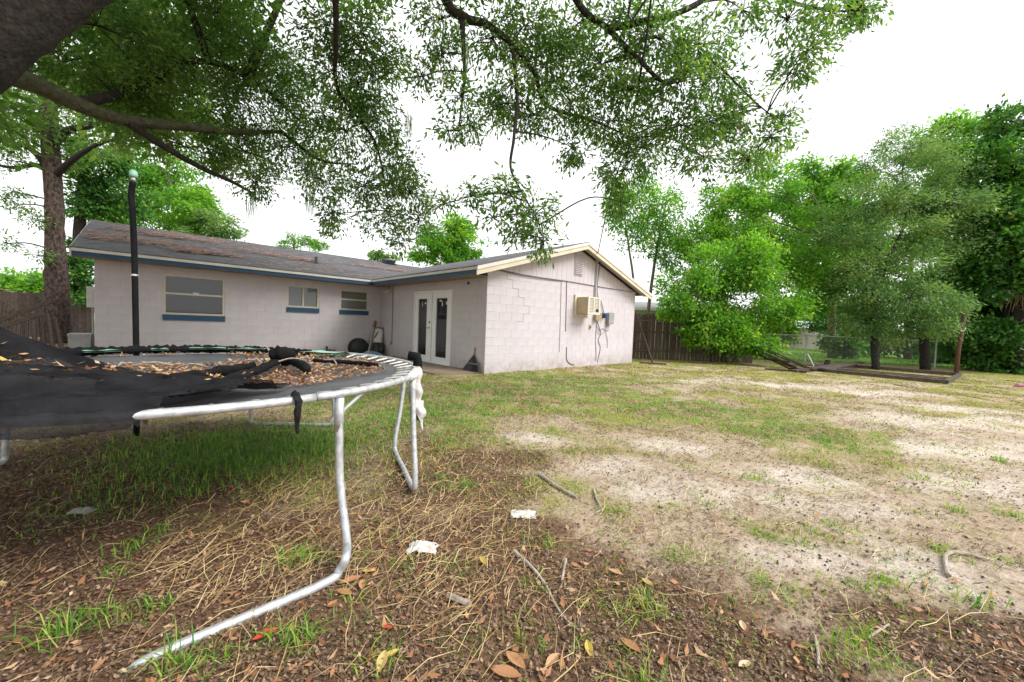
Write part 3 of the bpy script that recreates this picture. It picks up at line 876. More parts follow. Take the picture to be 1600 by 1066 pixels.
MB().obox((4.32, YC - 0.16, 1.48), (0.06, -0.05, 0), (0.004, 0.005, 0), (0, 0, 0.11)).build('lid', M['tan'], eb)
MB().box((4.36, YC - 0.106, 1.40), (4.50, YC - 0.101, 1.48)).build('label_plate', M['darkmetal'], eb)
eb = thing('meter_dial', 'round teal electricity meter dial between two wall boxes', 'meter', (4.76, YC, 1.41))
MB().tube([(4.76, YC - 0.002, 1.53), (4.76, YC - 0.09, 1.53)], 0.085, 14).build('socket', M['darkmetal'], eb)
MB().tube([(4.76, YC - 0.0905, 1.53), (4.76, YC - 0.16, 1.53)], [0.075, 0.065], 14).build('glass_cover', M['blue'], eb)
eb = thing('pull_switch', 'little tan switch plate low on the gable wall', 'switch', (4.12, YC, 1.08))
MB().box((4.07, YC - 0.03, 1.08), (4.15, YC - 0.002, 1.22)).build('plate', M['tan'], eb)
MB().box((4.095, YC - 0.045, 1.12), (4.125, YC - 0.0305, 1.18)).build('lever', M['black'], eb)
pts = [np.array((4.25, YC - 0.05, 3.30)), at(955, 300, 7.2), at(979, 230, 6.2), at(1000, 120, 5.0), at(1017, 0, 4.0), at(1040, -260, 2.8), L(0.6, -9, 8.0)]
setp(MB().tube(smooth_path(pts, 6), 0.012, 6).build('service_cable', M['black']), 'black overhead service cable running from the gable up through the oak', 'cable')

# ------------------------------------------------------------------ the trampoline
TL, TD, TR, TZ = -2.19, 2.65, 1.50, 0.76
def tp(r, a, z): return L(TL + r * math.cos(a), TD + r * math.sin(a), z)
def tang(x, y, z): 
    l, d = LD(onz(x, y, z))
    return math.atan2(d - TD, l - TL)
rad = math.radians
tramp = thing('trampoline', 'old round trampoline with galvanised frame and collapsed black net', 'trampoline', L(TL, TD, G0))
cutsA = [rad(a) for a in (-33, 22, 95, 155, 215, 275, 327)]
for a, b in zip(cutsA, cutsA[1:]):
    MB().tube([tp(TR, t, TZ) for t in np.linspace(a + 0.003, b - 0.003, 18)], 0.0195, 12).build('rim_tube', M['galv'], tramp, True)
def post_sleeve(a):
    p = tp(TR, a, TZ)
    MB().tube([p - (0, 0, 0.02), p - (0, 0, 0.19)], [0.0235, 0.023], 12).build('leg_socket', M['galv'], tramp, True)
def u_leg(path, r=0.0195):
    MB().tube(smooth_path(path, 6), r, 10).build('leg', M['galv'], tramp, True)
a1 = tang(522, 614, TZ)
g1, g2 = LD(onz(250, 1030)), LD(onz(160, 1068))
pA, pB = tp(TR, a1, TZ - 0.03), tp(TR, rad(-97), TZ - 0.03)
e1 = onz(541, 868, 0.06)
e2 = onz(500, 915, -0.03)
u_leg([pA, at(531, 745, 1.93), at(541, 835, 1.86), e1, onz(531, 890, 0.0), e2, L(*g1, -0.032), L(*g2, -0.07), L(-1.6, 0.9, -0.075), L(-2.2, 0.88, -0.05), L(-2.33, 0.92, 0.06), L(-2.36, 1.0, 0.35), pB])
post_sleeve(a1)
post_sleeve(rad(-97))
a3, a2 = rad(2), rad(35)
p3, p2 = tp(TR, a3, TZ - 0.03), tp(TR, a2, TZ - 0.03)
b3, b2 = onz(648, 768, -0.03), onz(617, 704, -0.03)
u_leg([p3, (p3 + b3) / 2, b3 + (0, 0, 0.10), b3 + (b2 - b3) * 0.06, b3 + (b2 - b3) * 0.5, b2 - (b2 - b3) * 0.06, b2 + (0, 0, 0.10), (p2 + b2) / 2, p2])
for aa, bb in ((rad(80), rad(112)), (rad(174), rad(203)), (rad(217), rad(247))):
    q1, q2 = tp(TR, aa, TZ - 0.03), tp(TR, bb, TZ - 0.03)
    h1, h2 = tp(TR + 0.05, aa, -0.03), tp(TR + 0.05, bb, -0.03)
    u_leg([q1, (q1 + h1) / 2, h1 + (0, 0, 0.1), h1 + (h2 - h1) * 0.06, (h1 + h2) / 2, h2 - (h2 - h1) * 0.06, h2 + (0, 0, 0.1), (q2 + h2) / 2, q2])
    post_sleeve(aa)
    post_sleeve(bb)
for a in (a3, a2):
    post_sleeve(a)
MB().tube([tp(TR - 0.01, rad(-22), TZ - 0.02), at(516, 660, 1.98)], 0.011, 8).build('brace', M['galv'], tramp)
def mat_z(r): return 0.742 - 0.05 * (1 - np.clip(r / 1.3, 0, 1) ** 2)
mb = MB()
rs, na = np.linspace(0.02, 1.35, 16), 72
V = [tp(r, 2 * math.pi * k / na, float(mat_z(r)) + 0.012 * (vnoise(r * 5, k * 0.35, 4) - 0.5)) for r in rs for k in range(na)]
Fq = [(i * na + k, i * na + (k + 1) % na, (i + 1) * na + (k + 1) % na, (i + 1) * na + k) for i in range(len(rs) - 1) for k in range(na)] + [tuple(range(na))[::-1]]
mb.add(V, Fq).build('jumping_mat', M['jump'], tramp, True)
for k in range(56):
    a = 2 * math.pi * (k + 0.5) / 56
    q0, q1 = tp(1.34, a, 0.745), tp(TR - 0.025, a, TZ + 0.008)
    pts = [q0 + (q1 - q0) * t for t in (0, 0.12, 0.5, 0.88, 1)]
    MB().tube(pts, [0.003, 0.009, 0.010, 0.009, 0.003], 7).build('spring', M['spring'], tramp, True)
# fallen safety net, heaped over the near left side
gx = np.linspace(-1.78, 1.45, 130)
gy = np.linspace(-1.78, 1.35, 130)
gx, gy = np.linspace(-1.78, 1.45, 210), np.linspace(-1.78, 1.35, 210)
GX, GY = np.meshgrid(gx, gy)
RR, AA = np.hypot(GX, GY), np.arctan2(GY, GX)
mound = 0.44 * np.exp(-((np.minimum(GX + 0.75, 0) / 0.8) ** 2 + (np.maximum(GX + 0.75, 0) / 0.85) ** 2 + ((GY + 0.95) / 0.42) ** 2))
along = GX * 0.80 + GY * 0.60
across = -GX * 0.60 + GY * 0.80
fold = 0.05 * np.maximum(0, fbm(across * 5.5 + 3, along * 0.9, 31, 3) - 0.42) * 4
rope = 0.06 * np.exp(-((across - 0.02 - 0.10 * np.sin(along * 2.0)) / 0.07) ** 2) + 0.05 * np.exp(-((across - 0.33 - 0.06 * np.sin(along * 3.1 + 1)) / 0.06) ** 2)
wr = np.abs(fbm(across * 7 + 0.8 * np.sin(along * 2), along * 1.3, 43, 4) - 0.5)
wr2 = np.abs(fbm(across * 2.2 + 7, along * 0.8, 47, 3) - 0.5)
NZ = mat_z(RR) + 0.03 + mound + fold * 0.6 + rope * 0.5 + 0.15 * (0.18 - wr) + 0.20 * (0.15 - wr2) + 0.012 * (fbm(GX * 9, GY * 9, 41, 3) - 0.5)
NZ = np.maximum(NZ, mat_z(RR) + 0.006)
over = sstep(1.30, 1.53, RR)
NZ = np.maximum(NZ, (TZ + 0.035) * sstep(1.36, 1.48, RR))
NZ = NZ - 0.10 * sstep(1.515, 1.57, RR)
cover = (across * 1.0 - 0.62 + 0.55 * sstep(-0.2, 1.4, GX) + 0.22 * (fbm(GX * 2.2, GY * 2.2, 51, 3) - 0.5) + np.where(GX > 0.1, (GX - 0.1) * 0.75, 0))
RL = np.where((AA > rad(-44)) & (AA < rad(70)), 1.27 - 0.10 * sstep(rad(-40), rad(-15), AA), 1.39 + 0.175 * sstep(rad(-45), rad(-63), AA))
RL = np.where((AA > rad(70)) | (AA < rad(-63)), 1.565, RL) + 0.012 * np.sin(AA * 14) + 0.012 * np.sin(AA * 5)
keep = (GY < -0.50 + 0.30 * (fbm(GX * 2.4 + 3, GY * 2.4, 53, 3) - 0.5) + 0.22 * sstep(-0.2, -1.2, GX)) & (GX < 0.98) & (RR < RL + 0.055)
pull = np.minimum(1, RL / np.maximum(RR, 1e-6))
GX, GY = GX * pull, GY * pull
vid = np.arange(GX.size).reshape(GX.shape)
mb = MB()
WP = CAM[:2] + (TL + GX)[..., None] * R2 + (TD + GY)[..., None] * F2
fk = keep[:-1, :-1] & keep[1:, :-1] & keep[:-1, 1:] & keep[1:, 1:]
used = np.zeros(GX.size, bool)
faces = []
for i, j in zip(*np.nonzero(fk)):
    f = (vid[i, j], vid[i, j + 1], vid[i + 1, j + 1], vid[i + 1, j])
    faces.append(f)
    used[list(f)] = True
remap = np.cumsum(used) - 1
allv = np.concatenate([WP, NZ[..., None]], -1).reshape(-1, 3)[used]
mb.v = [tuple(q) for q in allv]
mb.f = [tuple(int(remap[i]) for i in f) for f in faces]
net = mb.build('safety_net', M['net'], tramp, True)
def bundle(pts, r, name='net_roll', mt='foam', seed=1):
    pp = smooth_path(pts, 8)
    rg = random.Random(seed)
    MB().tube(pp, [r * (0.75 + 0.5 * rg.random()) for _ in pp], 9, rough=0.35, seed=seed).build(name, M[mt], tramp, True)
bundle([tp(1.36, rad(a), TZ + 0.02 + 0.012 * math.sin(a)) for a in range(86, 186, 6)], 0.034, seed=3)
bundle([onz(235, 618, 0.78), onz(300, 606, 0.80), onz(370, 590, 0.78), onz(415, 573, 0.78), onz(440, 562, 0.81)], 0.026, seed=4)
bundle([onz(150, 606, 0.80), onz(220, 600, 0.80), onz(310, 585, 0.79), onz(395, 572, 0.78)], 0.028, seed=5)
bundle([onz(445, 562, 0.80), onz(470, 570, 0.78), onz(480, 578, 0.76)], 0.03, seed=6)
bundle([onz(425, 556, 0.84), onz(440, 552, 0.86), onz(452, 556, 0.82), onz(446, 562, 0.78)], 0.05, seed=8)
bundle([onz(490, 563, 0.775), onz(540, 566, 0.77), onz(590, 570, 0.77)], 0.018, seed=9)
# faded green pad strips along the far rim
for xa, xb, zz in ((82, 172, 0.80), (232, 262, 0.80), (295, 352, 0.805), (355, 415, 0.80), (482, 582, 0.785)):
    aa, ab = tang(xa, 551, TZ), tang(xb, 551, TZ)
    ts = np.linspace(aa, ab, 12)
    V = [tp(r, t, zz + 0.009 * math.sin(i * 0.9 + xa) * (1 if r > 1.4 else 0.2) - (0.035 if r > 1.5 else 0)) for r in (1.27, 1.42, 1.55) for i, t in enumerate(ts)]
    Fq = [(j * 12 + i, j * 12 + i + 1, (j + 1) * 12 + i + 1, (j + 1) * 12 + i) for j in range(2) for i in range(11)]
    mb = MB().add(V, Fq)
    mb.add([np.array(v) - (0, 0, 0.012) for v in V], [f[::-1] for f in Fq])
    mb.build('pad_strip', M['mint'], tramp, True)
# standing enclosure pole in its black sleeve, with green cap
pb = onz(213, 549, TZ)
pd = LD(pb)[1]
pole_pts = [L(*LD(pb), G0 - 0.03), pb, at(210, 400, pd), at(207, 330, pd), at(205, 305, pd), at(208, 284, pd)]
MB().tube(pole_pts[:1] + smooth_path(pole_pts[1:], 5), 0.0235, 10).build('pole_sleeve', M['foam'], tramp, True)
MB().tube([at(208.3, 283, pd), at(208.6, 277, pd)], 0.017, 10).build('enclosure_pole', M['galv'], tramp, True)
cp = at(208.6, 277, pd)
MB().tube([cp, cp + (0, 0, 0.02), cp + (0, 0, 0.05), cp + (0, 0, 0.065)], [0.029, 0.033, 0.029, 0.013], 10).build('pole_cap', M['mint'], tramp, True)
cc = at(210.5, 430, pd)
MB().tube([cc - (0, 0, 0.008), cc + (0, 0, 0.008)], 0.0245, 12).build('tape_band', M['bagw'], tramp)
# stump of another pole on the right rim
sp = tp(TR, rad(13), TZ)
MB().tube([sp + (0, 0, -0.02), sp + (0, 0, 0.07), sp + (0, 0, 0.105), sp + (0, 0, 0.112) - 0.07 * np.array([*R2, 0])], 0.036, 10).build('foam_sleeve', M['foam'], tramp, True)
# black strap tied over the rim
q = at(458, 622, 1.80)
mb = MB().tube(smooth_path([tp(TR - 0.035, tang(456, 624, TZ), TZ - 0.01), tp(TR, tang(456, 624, TZ), TZ + 0.032), tp(TR + 0.034, tang(456, 624, TZ), TZ), tp(TR + 0.033, tang(457, 625, TZ), TZ - 0.06), tp(TR + 0.03, tang(459, 625, TZ), TZ - 0.15)], 4), lerp_list([0.012, 0.014, 0.016, 0.013, 0.007], 17), 7, rough=0.5)
mb.build('tie_strap', M['net'], tramp)
# torn white cloth hanging from the rim
rag = thing('torn_cloth', 'torn dirty white cloth knotted around the trampoline rim and hanging', 'cloth', tp(TR, rad(5), TZ))
rc, rt_ = tp(TR, rad(4), TZ + 0.01), np.array([*R2, 0])
fw_ = np.array([*F2, 0])
V, nU, nV = [], 16, 22
for j in range(nV):
    t = j / (nV - 1)
    w = 0.032 + 0.022 * math.sin(t * 3.0) + 0.014 * math.sin(t * 17) + (0.012 if t > 0.75 else 0)
    for i in range(nU):
        a = 2 * math.pi * i / nU
        wr = w * (1 + 0.28 * math.sin(3 * a + t * 9) + 0.15 * math.sin(7 * a + 3 * t))
        V.append(rc + rt_ * (0.012 + 0.02 * t + wr * 0.75 * math.cos(a)) + fw_ * (wr * 0.6 * math.sin(a) - 0.02) + np.array([0, 0, 0.05 - 0.37 * t - 0.03 * math.cos(2 * a) * t]))
Fq = [(j * nU + i, j * nU + (i + 1) % nU, (j + 1) * nU + (i + 1) % nU, (j + 1) * nU + i) for j in range(nV - 1) for i in range(nU)] + [tuple(range(nU)), tuple((nV - 1) * nU + i for i in range(nU))[::-1]]
MB().add(V, Fq).build('hanging_folds', M['rag'], rag, True)
MB().tube([tp(TR, rad(a), TZ) for a in (-2, 0, 4, 8, 10)], [0.024, 0.034, 0.038, 0.032, 0.023], 10, rough=0.3, seed=5).build('knot', M['rag'], rag, True)
MB().tube(smooth_path([rc + rt_ * 0.05 + (0, 0, -0.2), rc + rt_ * 0.055 + (0, 0, -0.34), rc + rt_ * 0.07 + (0, 0, -0.42)], 4), lerp_list([0.02, 0.018, 0.004], 9), 7, rough=0.4).build('torn_end', M['rag'], rag, True)

# ------------------------------------------------------------------ scattered leaf shapes
def unit(v): return v / (np.linalg.norm(v, axis=-1, keepdims=True) + 1e-9)
def flat_quads(C, Ln, Wd, rng, tilt=0.3, up=None):
    n = len(C)
    a = rng.uniform(0, 2 * np.pi, n)
    t = np.stack([np.cos(a), np.sin(a), rng.normal(0, tilt, n)], 1)
    s = np.stack([-np.sin(a), np.cos(a), rng.normal(0, tilt, n)], 1)
    t, s = unit(t), unit(s)
    Ln, Wd = Ln[:, None], Wd[:, None]
    b = C - t * Ln / 2
    cu = np.zeros((n, 3)); cu[:, 2] = np.abs(rng.normal(0, 0.18, n)) * Ln[:, 0]
    return np.stack([b + cu * 0.3, b + t * Ln * 0.45 + s * Wd / 2, b + t * Ln + cu, b + t * Ln * 0.45 - s * Wd / 2], 1)
r_ = np.sqrt(RNG.random(6500)) * 1.27
th = RNG.uniform(0, 2 * np.pi, 6500)
a_, b_ = r_ * np.cos(th), r_ * np.sin(th)
dens = fbm(a_ * 1.6 + 4, b_ * 1.6, 61, 3) + 0.25 * np.exp(-(((a_ - 0.45) / 0.6) ** 2 + ((b_ - 0.1) / 0.55) ** 2)) - 0.05 * sstep(0.1, -0.8, a_) - 0.12 * sstep(-0.2, -0.9, b_)
k = (dens > 0.40) & ~((b_ < -0.5) & (RNG.random(len(a_)) < 0.7))
a_, b_, r_ = a_[k], b_[k], r_[k]
nz_ = np.array([NZ[np.argmin(abs(gy - y)), np.argmin(abs(gx - x))] if keep[np.argmin(abs(gy - y)), np.argmin(abs(gx - x))] else mat_z(math.hypot(x, y)) for x, y in zip(a_, b_)])
C = np.concatenate([CAM[:2] + (TL + a_)[:, None] * R2 + (TD + b_)[:, None] * F2, (nz_ + 0.014 + RNG.random(len(a_)) * 0.02)[:, None]], 1)
o = polys('leaf_litter', flat_quads(C, RNG.uniform(0.015, 0.048, len(C)), RNG.uniform(0.010, 0.024, len(C)), RNG, 0.35), M['deadleaf'], None, np.clip(RNG.beta(1.3, 1.2, len(C)), 0, 0.97))
setp(o, 'brown and orange fallen leaves lying on the trampoline mat', 'leaves', kind='stuff')
def strands(P0, ang, Ln, w, rng, lift=0.02, bend=0.25):   # thin bent strips lying about: 2 quads each
    n = len(P0)
    t = np.stack([np.cos(ang), np.sin(ang), np.zeros(n)], 1)
    s = np.stack([-np.sin(ang), np.cos(ang), np.zeros(n)], 1)
    k = (rng.normal(0, bend, n) * Ln)[:, None]
    z = np.array([0, 0, 1.0])
    A, B, Cc = P0 - t * Ln[:, None] / 2, P0 + s * k * 0.5 + z * (rng.random(n) * lift)[:, None], P0 + t * Ln[:, None] / 2 + z * (rng.random(n) * lift * 1.5)[:, None]
    W = s * w[:, None] / 2 + z * (w * 0.3)[:, None]
    return np.concatenate([np.stack([A - W, B - W, B + W, A + W], 1), np.stack([B - W, Cc - W * 0.4, Cc + W * 0.4, B + W], 1)], 0)
tw = [(430, 556), (425, 560), (435, 562), (470, 563), (520, 566), (560, 562), (240, 572), (300, 575), (190, 573), (400, 566), (455, 565)]
for i, (x, y) in enumerate(tw):
    p = onz(x, y, 0.80)
    mb = MB()
    a = random.uniform(0, 6.28)
    v = np.array([math.cos(a), math.sin(a), 0.0])
    mb.tube(smooth_path([p - v * 0.09, p + (0, 0, 0.025), p + v * 0.10 + (0, 0, 0.01 + (0.09 if i < 3 else 0))], 4), lerp_list([0.006, 0.005, 0.002], 9), 5)
    mb.tube([p + (0, 0, 0.02), p + np.array([-v[1], v[0], 0.3]) * 0.07], [0.004, 0.0015], 5)
    setp(mb.build('twig', M['stick']), 'dry forked twig standing up from the bunched black net' if i < 3 else 'dry forked twig fallen on the trampoline mat', 'twig', 'twigs on the trampoline mat')
# pine straw mats on the roof
Q, T = [], []
for x, y, a, b, n in ((215, 378, 1.1, .34, 700), (330, 397, .55, .2, 420), (260, 370, .9, .25, 400), (300, 395, .35, .15, 160), (150, 372, .4, .3, 150), (420, 398, 1.0, .3, 260), (480, 408, .5, .2, 160), (600, 421, 1.3, .22, 260), (300, 372, 2.2, .9, 300), (470, 420, 2.0, .7, 200)):
    c0 = roof_at(x, y)
    X, Y = c0[0] + RNG.normal(0, a * 0.6, n), c0[1] + RNG.normal(0, b * 0.6, n)
    ok = (X > XRK + 0.1) & (Y > -OV + 0.1) & (Y < YR - 0.05) & (X < Y + 0.2)
    X, Y = X[ok], Y[ok]
    P0 = np.stack([X, Y, zmain(Y) + 0.012 + RNG.random(len(X)) * 0.05 * (1 if a < 2 else 0.2)], 1)
    Q.append(strands(P0, RNG.normal(0, 0.5, len(X)), RNG.uniform(0.08, 0.24, len(X)), RNG.uniform(0.008, 0.022, len(X)), RNG, 0.03))
    T.append(RNG.random(2 * len(X)))
setp(polys('pine_straw', np.concatenate(Q), M['needles'], None, np.concatenate(T)), 'brown pine straw matted on the grey shingle roof', 'pine straw', kind='stuff')

# ------------------------------------------------------------------ trees
def clump(x, y, rx, ry, d, dd=0.9):              # leafy mass seen at a picture position, with its real size
    c = at(x, y, d)
    s = d / F_PX
    return (c, np.array([rx * s, max(rx, ry) * s * dd, ry * s]))
def leaves(clumps, n, Ln, Wd, seed, nsub=16, sig=0.30, droop=0.35, core=0.5):
    rng = np.random.default_rng(seed)
    w = np.array([np.prod(r) ** 0.62 for _, r in clumps])
    w /= w.sum()
    V, T, sprays = [], [], []
    for (c, r), wi in zip(clumps, w):
        k = max(4, int(nsub))
        u = unit(rng.normal(size=(k, 3)))
        sub_local = u * rng.uniform(core, 1.0, (k, 1)) * r
        sub = c + sub_local[:, 0:1] * np.array([*R2, 0]) + sub_local[:, 1:2] * np.array([*F2, 0]) + sub_local[:, 2:3] * np.array([0, 0, 1.0])
        sprays.append((c, sub))
        m_ = max(10, int(n * wi))
        idx = rng.integers(0, k, m_)
        wt = rng.random(k) * 0.6 + 0.4
        keepm = rng.random(m_) < wt[idx]
        idx = idx[keepm]
        m_ = len(idx)
        sg = sig * min(r.min() * 1.0, 0.9) + 0.03
        off = rng.normal(size=(m_, 3)) * sg * np.array([1, 1, 0.75])
        P0 = sub[idx] + off
        out = unit(P0 - c) + rng.normal(0, 0.7, (m_, 3)) + np.array([0, 0, -droop])
        t = unit(out)
        s = unit(np.cross(t, rng.normal(size=(m_, 3)) * 0.9 + np.array([0, 0, 1.0])))
        l_ = (Ln * rng.uniform(0.45, 1.4, m_))[:, None]
        w_ = (Wd * rng.uniform(0.6, 1.25, m_))[:, None]
        nrm = np.cross(t, s) * l_ * 0.10
        V.append(np.stack([P0, P0 + t * l_ * 0.45 + s * w_ / 2 + nrm, P0 + t * l_, P0 + t * l_ * 0.45 - s * w_ / 2 + nrm], 1))
        base = 0.05 + 0.6 * rng.random(k)
        T.append(np.clip(base[idx] + rng.normal(0.1, 0.17, m_), 0, 0.96 + 0.04 * (rng.random(m_) < 0.012)))
    return np.concatenate(V), np.concatenate(T), sprays
def limbs_to(mb, trunk, sprays, r0, twigr, seed, per=7):
    rg = random.Random(seed)
    tp_ = [np.asarray(q, float) for q in trunk]
    for c, sub in sprays:
        d = [np.linalg.norm(c - q) + max(0, q[2] - c[2]) * 1.5 for q in tp_]
        s = tp_[int(np.argmin(d))]
        ln = np.linalg.norm(c - s)
        if ln < 7:
            mid = (s + c) / 2 + np.array([rg.uniform(-.12, .12), rg.uniform(-.12, .12), rg.uniform(0.0, .14)]) * ln
            mb.tube(smooth_path([s, mid, c], 5), lerp_list([r0 * min(1, 0.35 + ln * 0.15), r0 * 0.45, r0 * 0.2], 11), 6)
        for q in sub[:per]:
            mid = (c + q) / 2 + np.array([rg.uniform(-.1, .1), rg.uniform(-.1, .1), rg.uniform(-.05, .1)]) * np.linalg.norm(q - c)
            mb.tube([c, mid, q], [twigr, twigr * 0.7, twigr * 0.3], 4, cap=False)
def tree(name, label, base, trunk, radii, clumps, n, Ln, Wd, leaf, bark, seed, group=None, droop=0.3, nsub=16, sig=0.30, cat='tree', r0=0.05, twigr=0.012, core=0.5):
    t = thing(name, label, cat, base, group)
    path = smooth_path([np.array(base) - (0, 0, 0.05)] + [np.asarray(q) for q in trunk], 5)
    MB().tube(path, lerp_list(radii, len(path)), 12, rough=0.12, seed=seed).build('trunk', M[bark], t, True)
    V, T, sp = leaves(clumps, int(n * 1.5), Ln * 1.3, Wd * 1.45, seed, int(nsub * 1.3), sig * 0.85, droop, core)
    mb = MB()
    limbs_to(mb, path[len(path) // 4:], sp, r0, twigr, seed)
    setp(mb.build('branches', M[bark], t, True), kind='stuff')
    polys('crown', V, M[leaf], t, T)
    return t

# the live oak whose crown hangs over the yard; its trunk stands left of the view
oak = thing('oak_tree', 'huge live oak whose leafy limbs hang over the yard and roof', 'tree', L(-6.3, 2.6, G0))
ob = L(-6.3, 2.6, -0.1)
MB().tube(smooth_path([ob, L(-6.25, 2.6, 1.0), L(-6.1, 2.65, 2.2), L(-5.9, 2.7, 3.0)], 6), lerp_list([0.75, 0.58, 0.52, 0.5], 19), 18, rough=0.1).build('trunk', M['bark'], oak, True)
fork = L(-5.9, 2.7, 2.85)
limb_paths = {
    'big': ([fork, at(-110, 112, 3.0), at(10, 48, 3.1), at(125, -30, 3.3), at(290, -110, 3.7), at(520, -120, 4.4), at(720, -60, 5.2)], [0.32, 0.215, 0.20, 0.185, 0.17, 0.14, 0.07], 'bark'),
    'mossy': ([fork, at(-60, 100, 4.2), at(50, 130, 5.0), at(120, 162, 5.4), at(195, 188, 5.8), at(290, 198, 6.2), at(370, 206, 6.6), at(440, 206, 7.0)], [0.2, 0.15, 0.115, 0.10, 0.085, 0.07, 0.05, 0.03], 'moss'),
    'low': ([at(195, 188, 5.8), at(250, 225, 6.0), at(310, 260, 6.2), at(360, 283, 6.4), at(395, 302, 6.6)], [0.07, 0.05, 0.04, 0.03, 0.018], 'bark'),
    'mid': ([at(720, -60, 5.2), at(700, 5, 5.2), at(730, 30, 5.25), at(760, 38, 5.3), at(800, 70, 5.4), at(835, 115, 5.5), at(855, 165, 5.6), at(930, 190, 5.7), at(985, 215, 5.8)], [0.075, 0.06, 0.055, 0.045, 0.035, 0.03, 0.026, 0.02, 0.01], 'bark'),
    'drop': ([at(722, 30, 5.25), at(724, 70, 5.2), at(726, 120, 5.2), at(722, 160, 5.2), at(716, 205, 5.2)], [0.04, 0.03, 0.02, 0.014, 0.008], 'bark'),
    'hang': ([at(800, 70, 5.4), at(808, 150, 5.2), at(803, 215, 5.0), at(798, 262, 5.0), at(815, 300, 5.0), at(840, 345, 5.1), at(850, 385, 5.1)], [0.03, 0.024, 0.02, 0.016, 0.012, 0.008, 0.005], 'bark'),
    'right': ([at(720, -60, 5.2), at(860, -40, 5.0), at(915, 20, 5.0), at(950, 45, 5.0), at(1000, 95, 5.0), at(1045, 130, 5.0), at(1100, 90, 5.1), at(1180, 160, 5.2), at(1230, 200, 5.3)], [0.075, 0.055, 0.04, 0.034, 0.028, 0.022, 0.016, 0.01, 0.005], 'bark'),
    'far_right': ([at(950, 45, 5.0), at(1060, 20, 5.0), at(1150, -20, 5.1), at(1260, 10, 5.2), at(1340, 20, 5.3)], [0.045, 0.035, 0.03, 0.02, 0.008], 'bark'),
    'curtain': ([at(520, -120, 4.4), at(525, 40, 5.0), at(525, 130, 5.6), at(548, 170, 5.8), at(585, 220, 6.0), at(600, 280, 6.1), at(610, 340, 6.2)], [0.05, 0.032, 0.026, 0.022, 0.018, 0.012, 0.006], 'bark'),
    'curtain_b': ([at(440, 206, 7.0), at(500, 250, 6.8), at(560, 257, 6.6)], [0.03, 0.02, 0.01], 'bark'),
    'upper': ([at(120, 162, 5.4), at(210, 140, 6.0), at(310, 95, 6.4), at(400, 130, 6.8), at(470, 190, 7.0)], [0.07, 0.06, 0.045, 0.035, 0.015], 'bark'),
}
oak_nodes = []
for nm, (pts, rr, mt) in limb_paths.items():
    pp = smooth_path(pts, 6)
    oak_nodes += pp
    MB().tube(pp, lerp_list(rr, len(pp)), 14 if nm == 'big' else 9, rough=0.14, seed=len(nm)).build('limb', M[mt], oak, True)
OC = [(150, 40, 95, 40, 5.5), (230, 100, 90, 60, 6.2), (320, 60, 90, 60, 6.5), (300, 150, 95, 55, 6.6), (400, 90, 80, 60, 6.8), (390, 170, 75, 50, 7.0), (200, 170, 80, 35, 6.4), (450, 130, 60, 55, 7.0), (450, 230, 60, 50, 7.0),
      (380, 235, 70, 38, 6.8), (290, 230, 80, 28, 6.6), (170, 130, 80, 30, 6.0), (400, 285, 38, 32, 6.6), (500, 280, 40, 40, 6.8), (110, 95, 60, 40, 5.6), (340, 20, 80, 35, 6.4), (500, 200, 40, 50, 7.0),
      (510, 40, 45, 45, 5.6), (565, 50, 50, 55, 5.6), (560, 130, 55, 60, 5.8), (520, 110, 50, 50, 5.9), (590, 190, 42, 55, 6.0), (540, 205, 45, 50, 6.2), (615, 260, 45, 48, 6.1), (570, 290, 45, 45, 6.3), (640, 300, 32, 38, 6.0), (600, 345, 35, 35, 6.2), (520, 335, 22, 38, 6.5), (655, 345, 22, 28, 6.0), (625, 380, 20, 18, 6.2), (600, 90, 30, 45, 5.8),
      (690, 30, 42, 40, 5.3), (690, 85, 32, 40, 5.2), (720, 150, 32, 30, 5.2), (660, 120, 20, 26, 5.4), (735, 195, 30, 28, 5.2), (700, 205, 24, 20, 5.2), (770, 60, 45, 50, 5.5), (820, 40, 60, 45, 5.5), (800, 130, 45, 45, 5.4), (850, 100, 60, 50, 5.6), (770, 170, 22, 30, 5.4), (880, 60, 60, 50, 5.4), (830, 180, 42, 35, 5.5), (890, 160, 60, 45, 5.6), (940, 100, 60, 50, 5.2), (960, 30, 70, 40, 5.0),
      (950, 190, 60, 45, 5.6), (985, 140, 55, 50, 5.2), (1010, 230, 55, 45, 5.6), (975, 265, 45, 40, 5.6), (1030, 60, 60, 50, 5.0), (1060, 130, 60, 50, 5.0), (1090, 70, 50, 45, 5.0), (1060, 195, 60, 40, 5.3), (1110, 190, 50, 40, 5.2), (1100, 245, 48, 30, 5.3), (1130, 120, 45, 45, 5.1), (1160, 170, 40, 30, 5.2), (1205, 215, 40, 28, 5.3), (1170, 250, 36, 24, 5.3), (1225, 180, 26, 16, 5.3), (970, 315, 26, 32, 5.6), (895, 230, 16, 42, 5.5),
      (1230, 30, 45, 30, 5.2), (1300, 20, 55, 26, 5.2), (1260, 80, 42, 36, 5.2), (1240, 115, 28, 18, 5.2), (1350, 15, 30, 20, 5.3), (1160, 15, 32, 25, 5.1),
      (795, 300, 40, 26, 5.0), (835, 335, 45, 32, 5.1), (770, 340, 24, 22, 5.0), (850, 378, 30, 26, 5.1), (735, 305, 24, 22, 5.2), (695, 318, 24, 16, 5.3), (805, 365, 26, 20, 5.1)]
clumps = [clump(*q) for q in OC]
V, T, sp = leaves(clumps, 104000, 0.084, 0.031, 101, nsub=22, sig=0.18, droop=0.55, core=0.35)
mb = MB()
limbs_to(mb, oak_nodes, sp, 0.022, 0.0065, 5, per=16)
setp(mb.build('twigs', M['bark'], oak, True), kind='stuff')
polys('foliage', V, M['oakleaf'], oak, T)
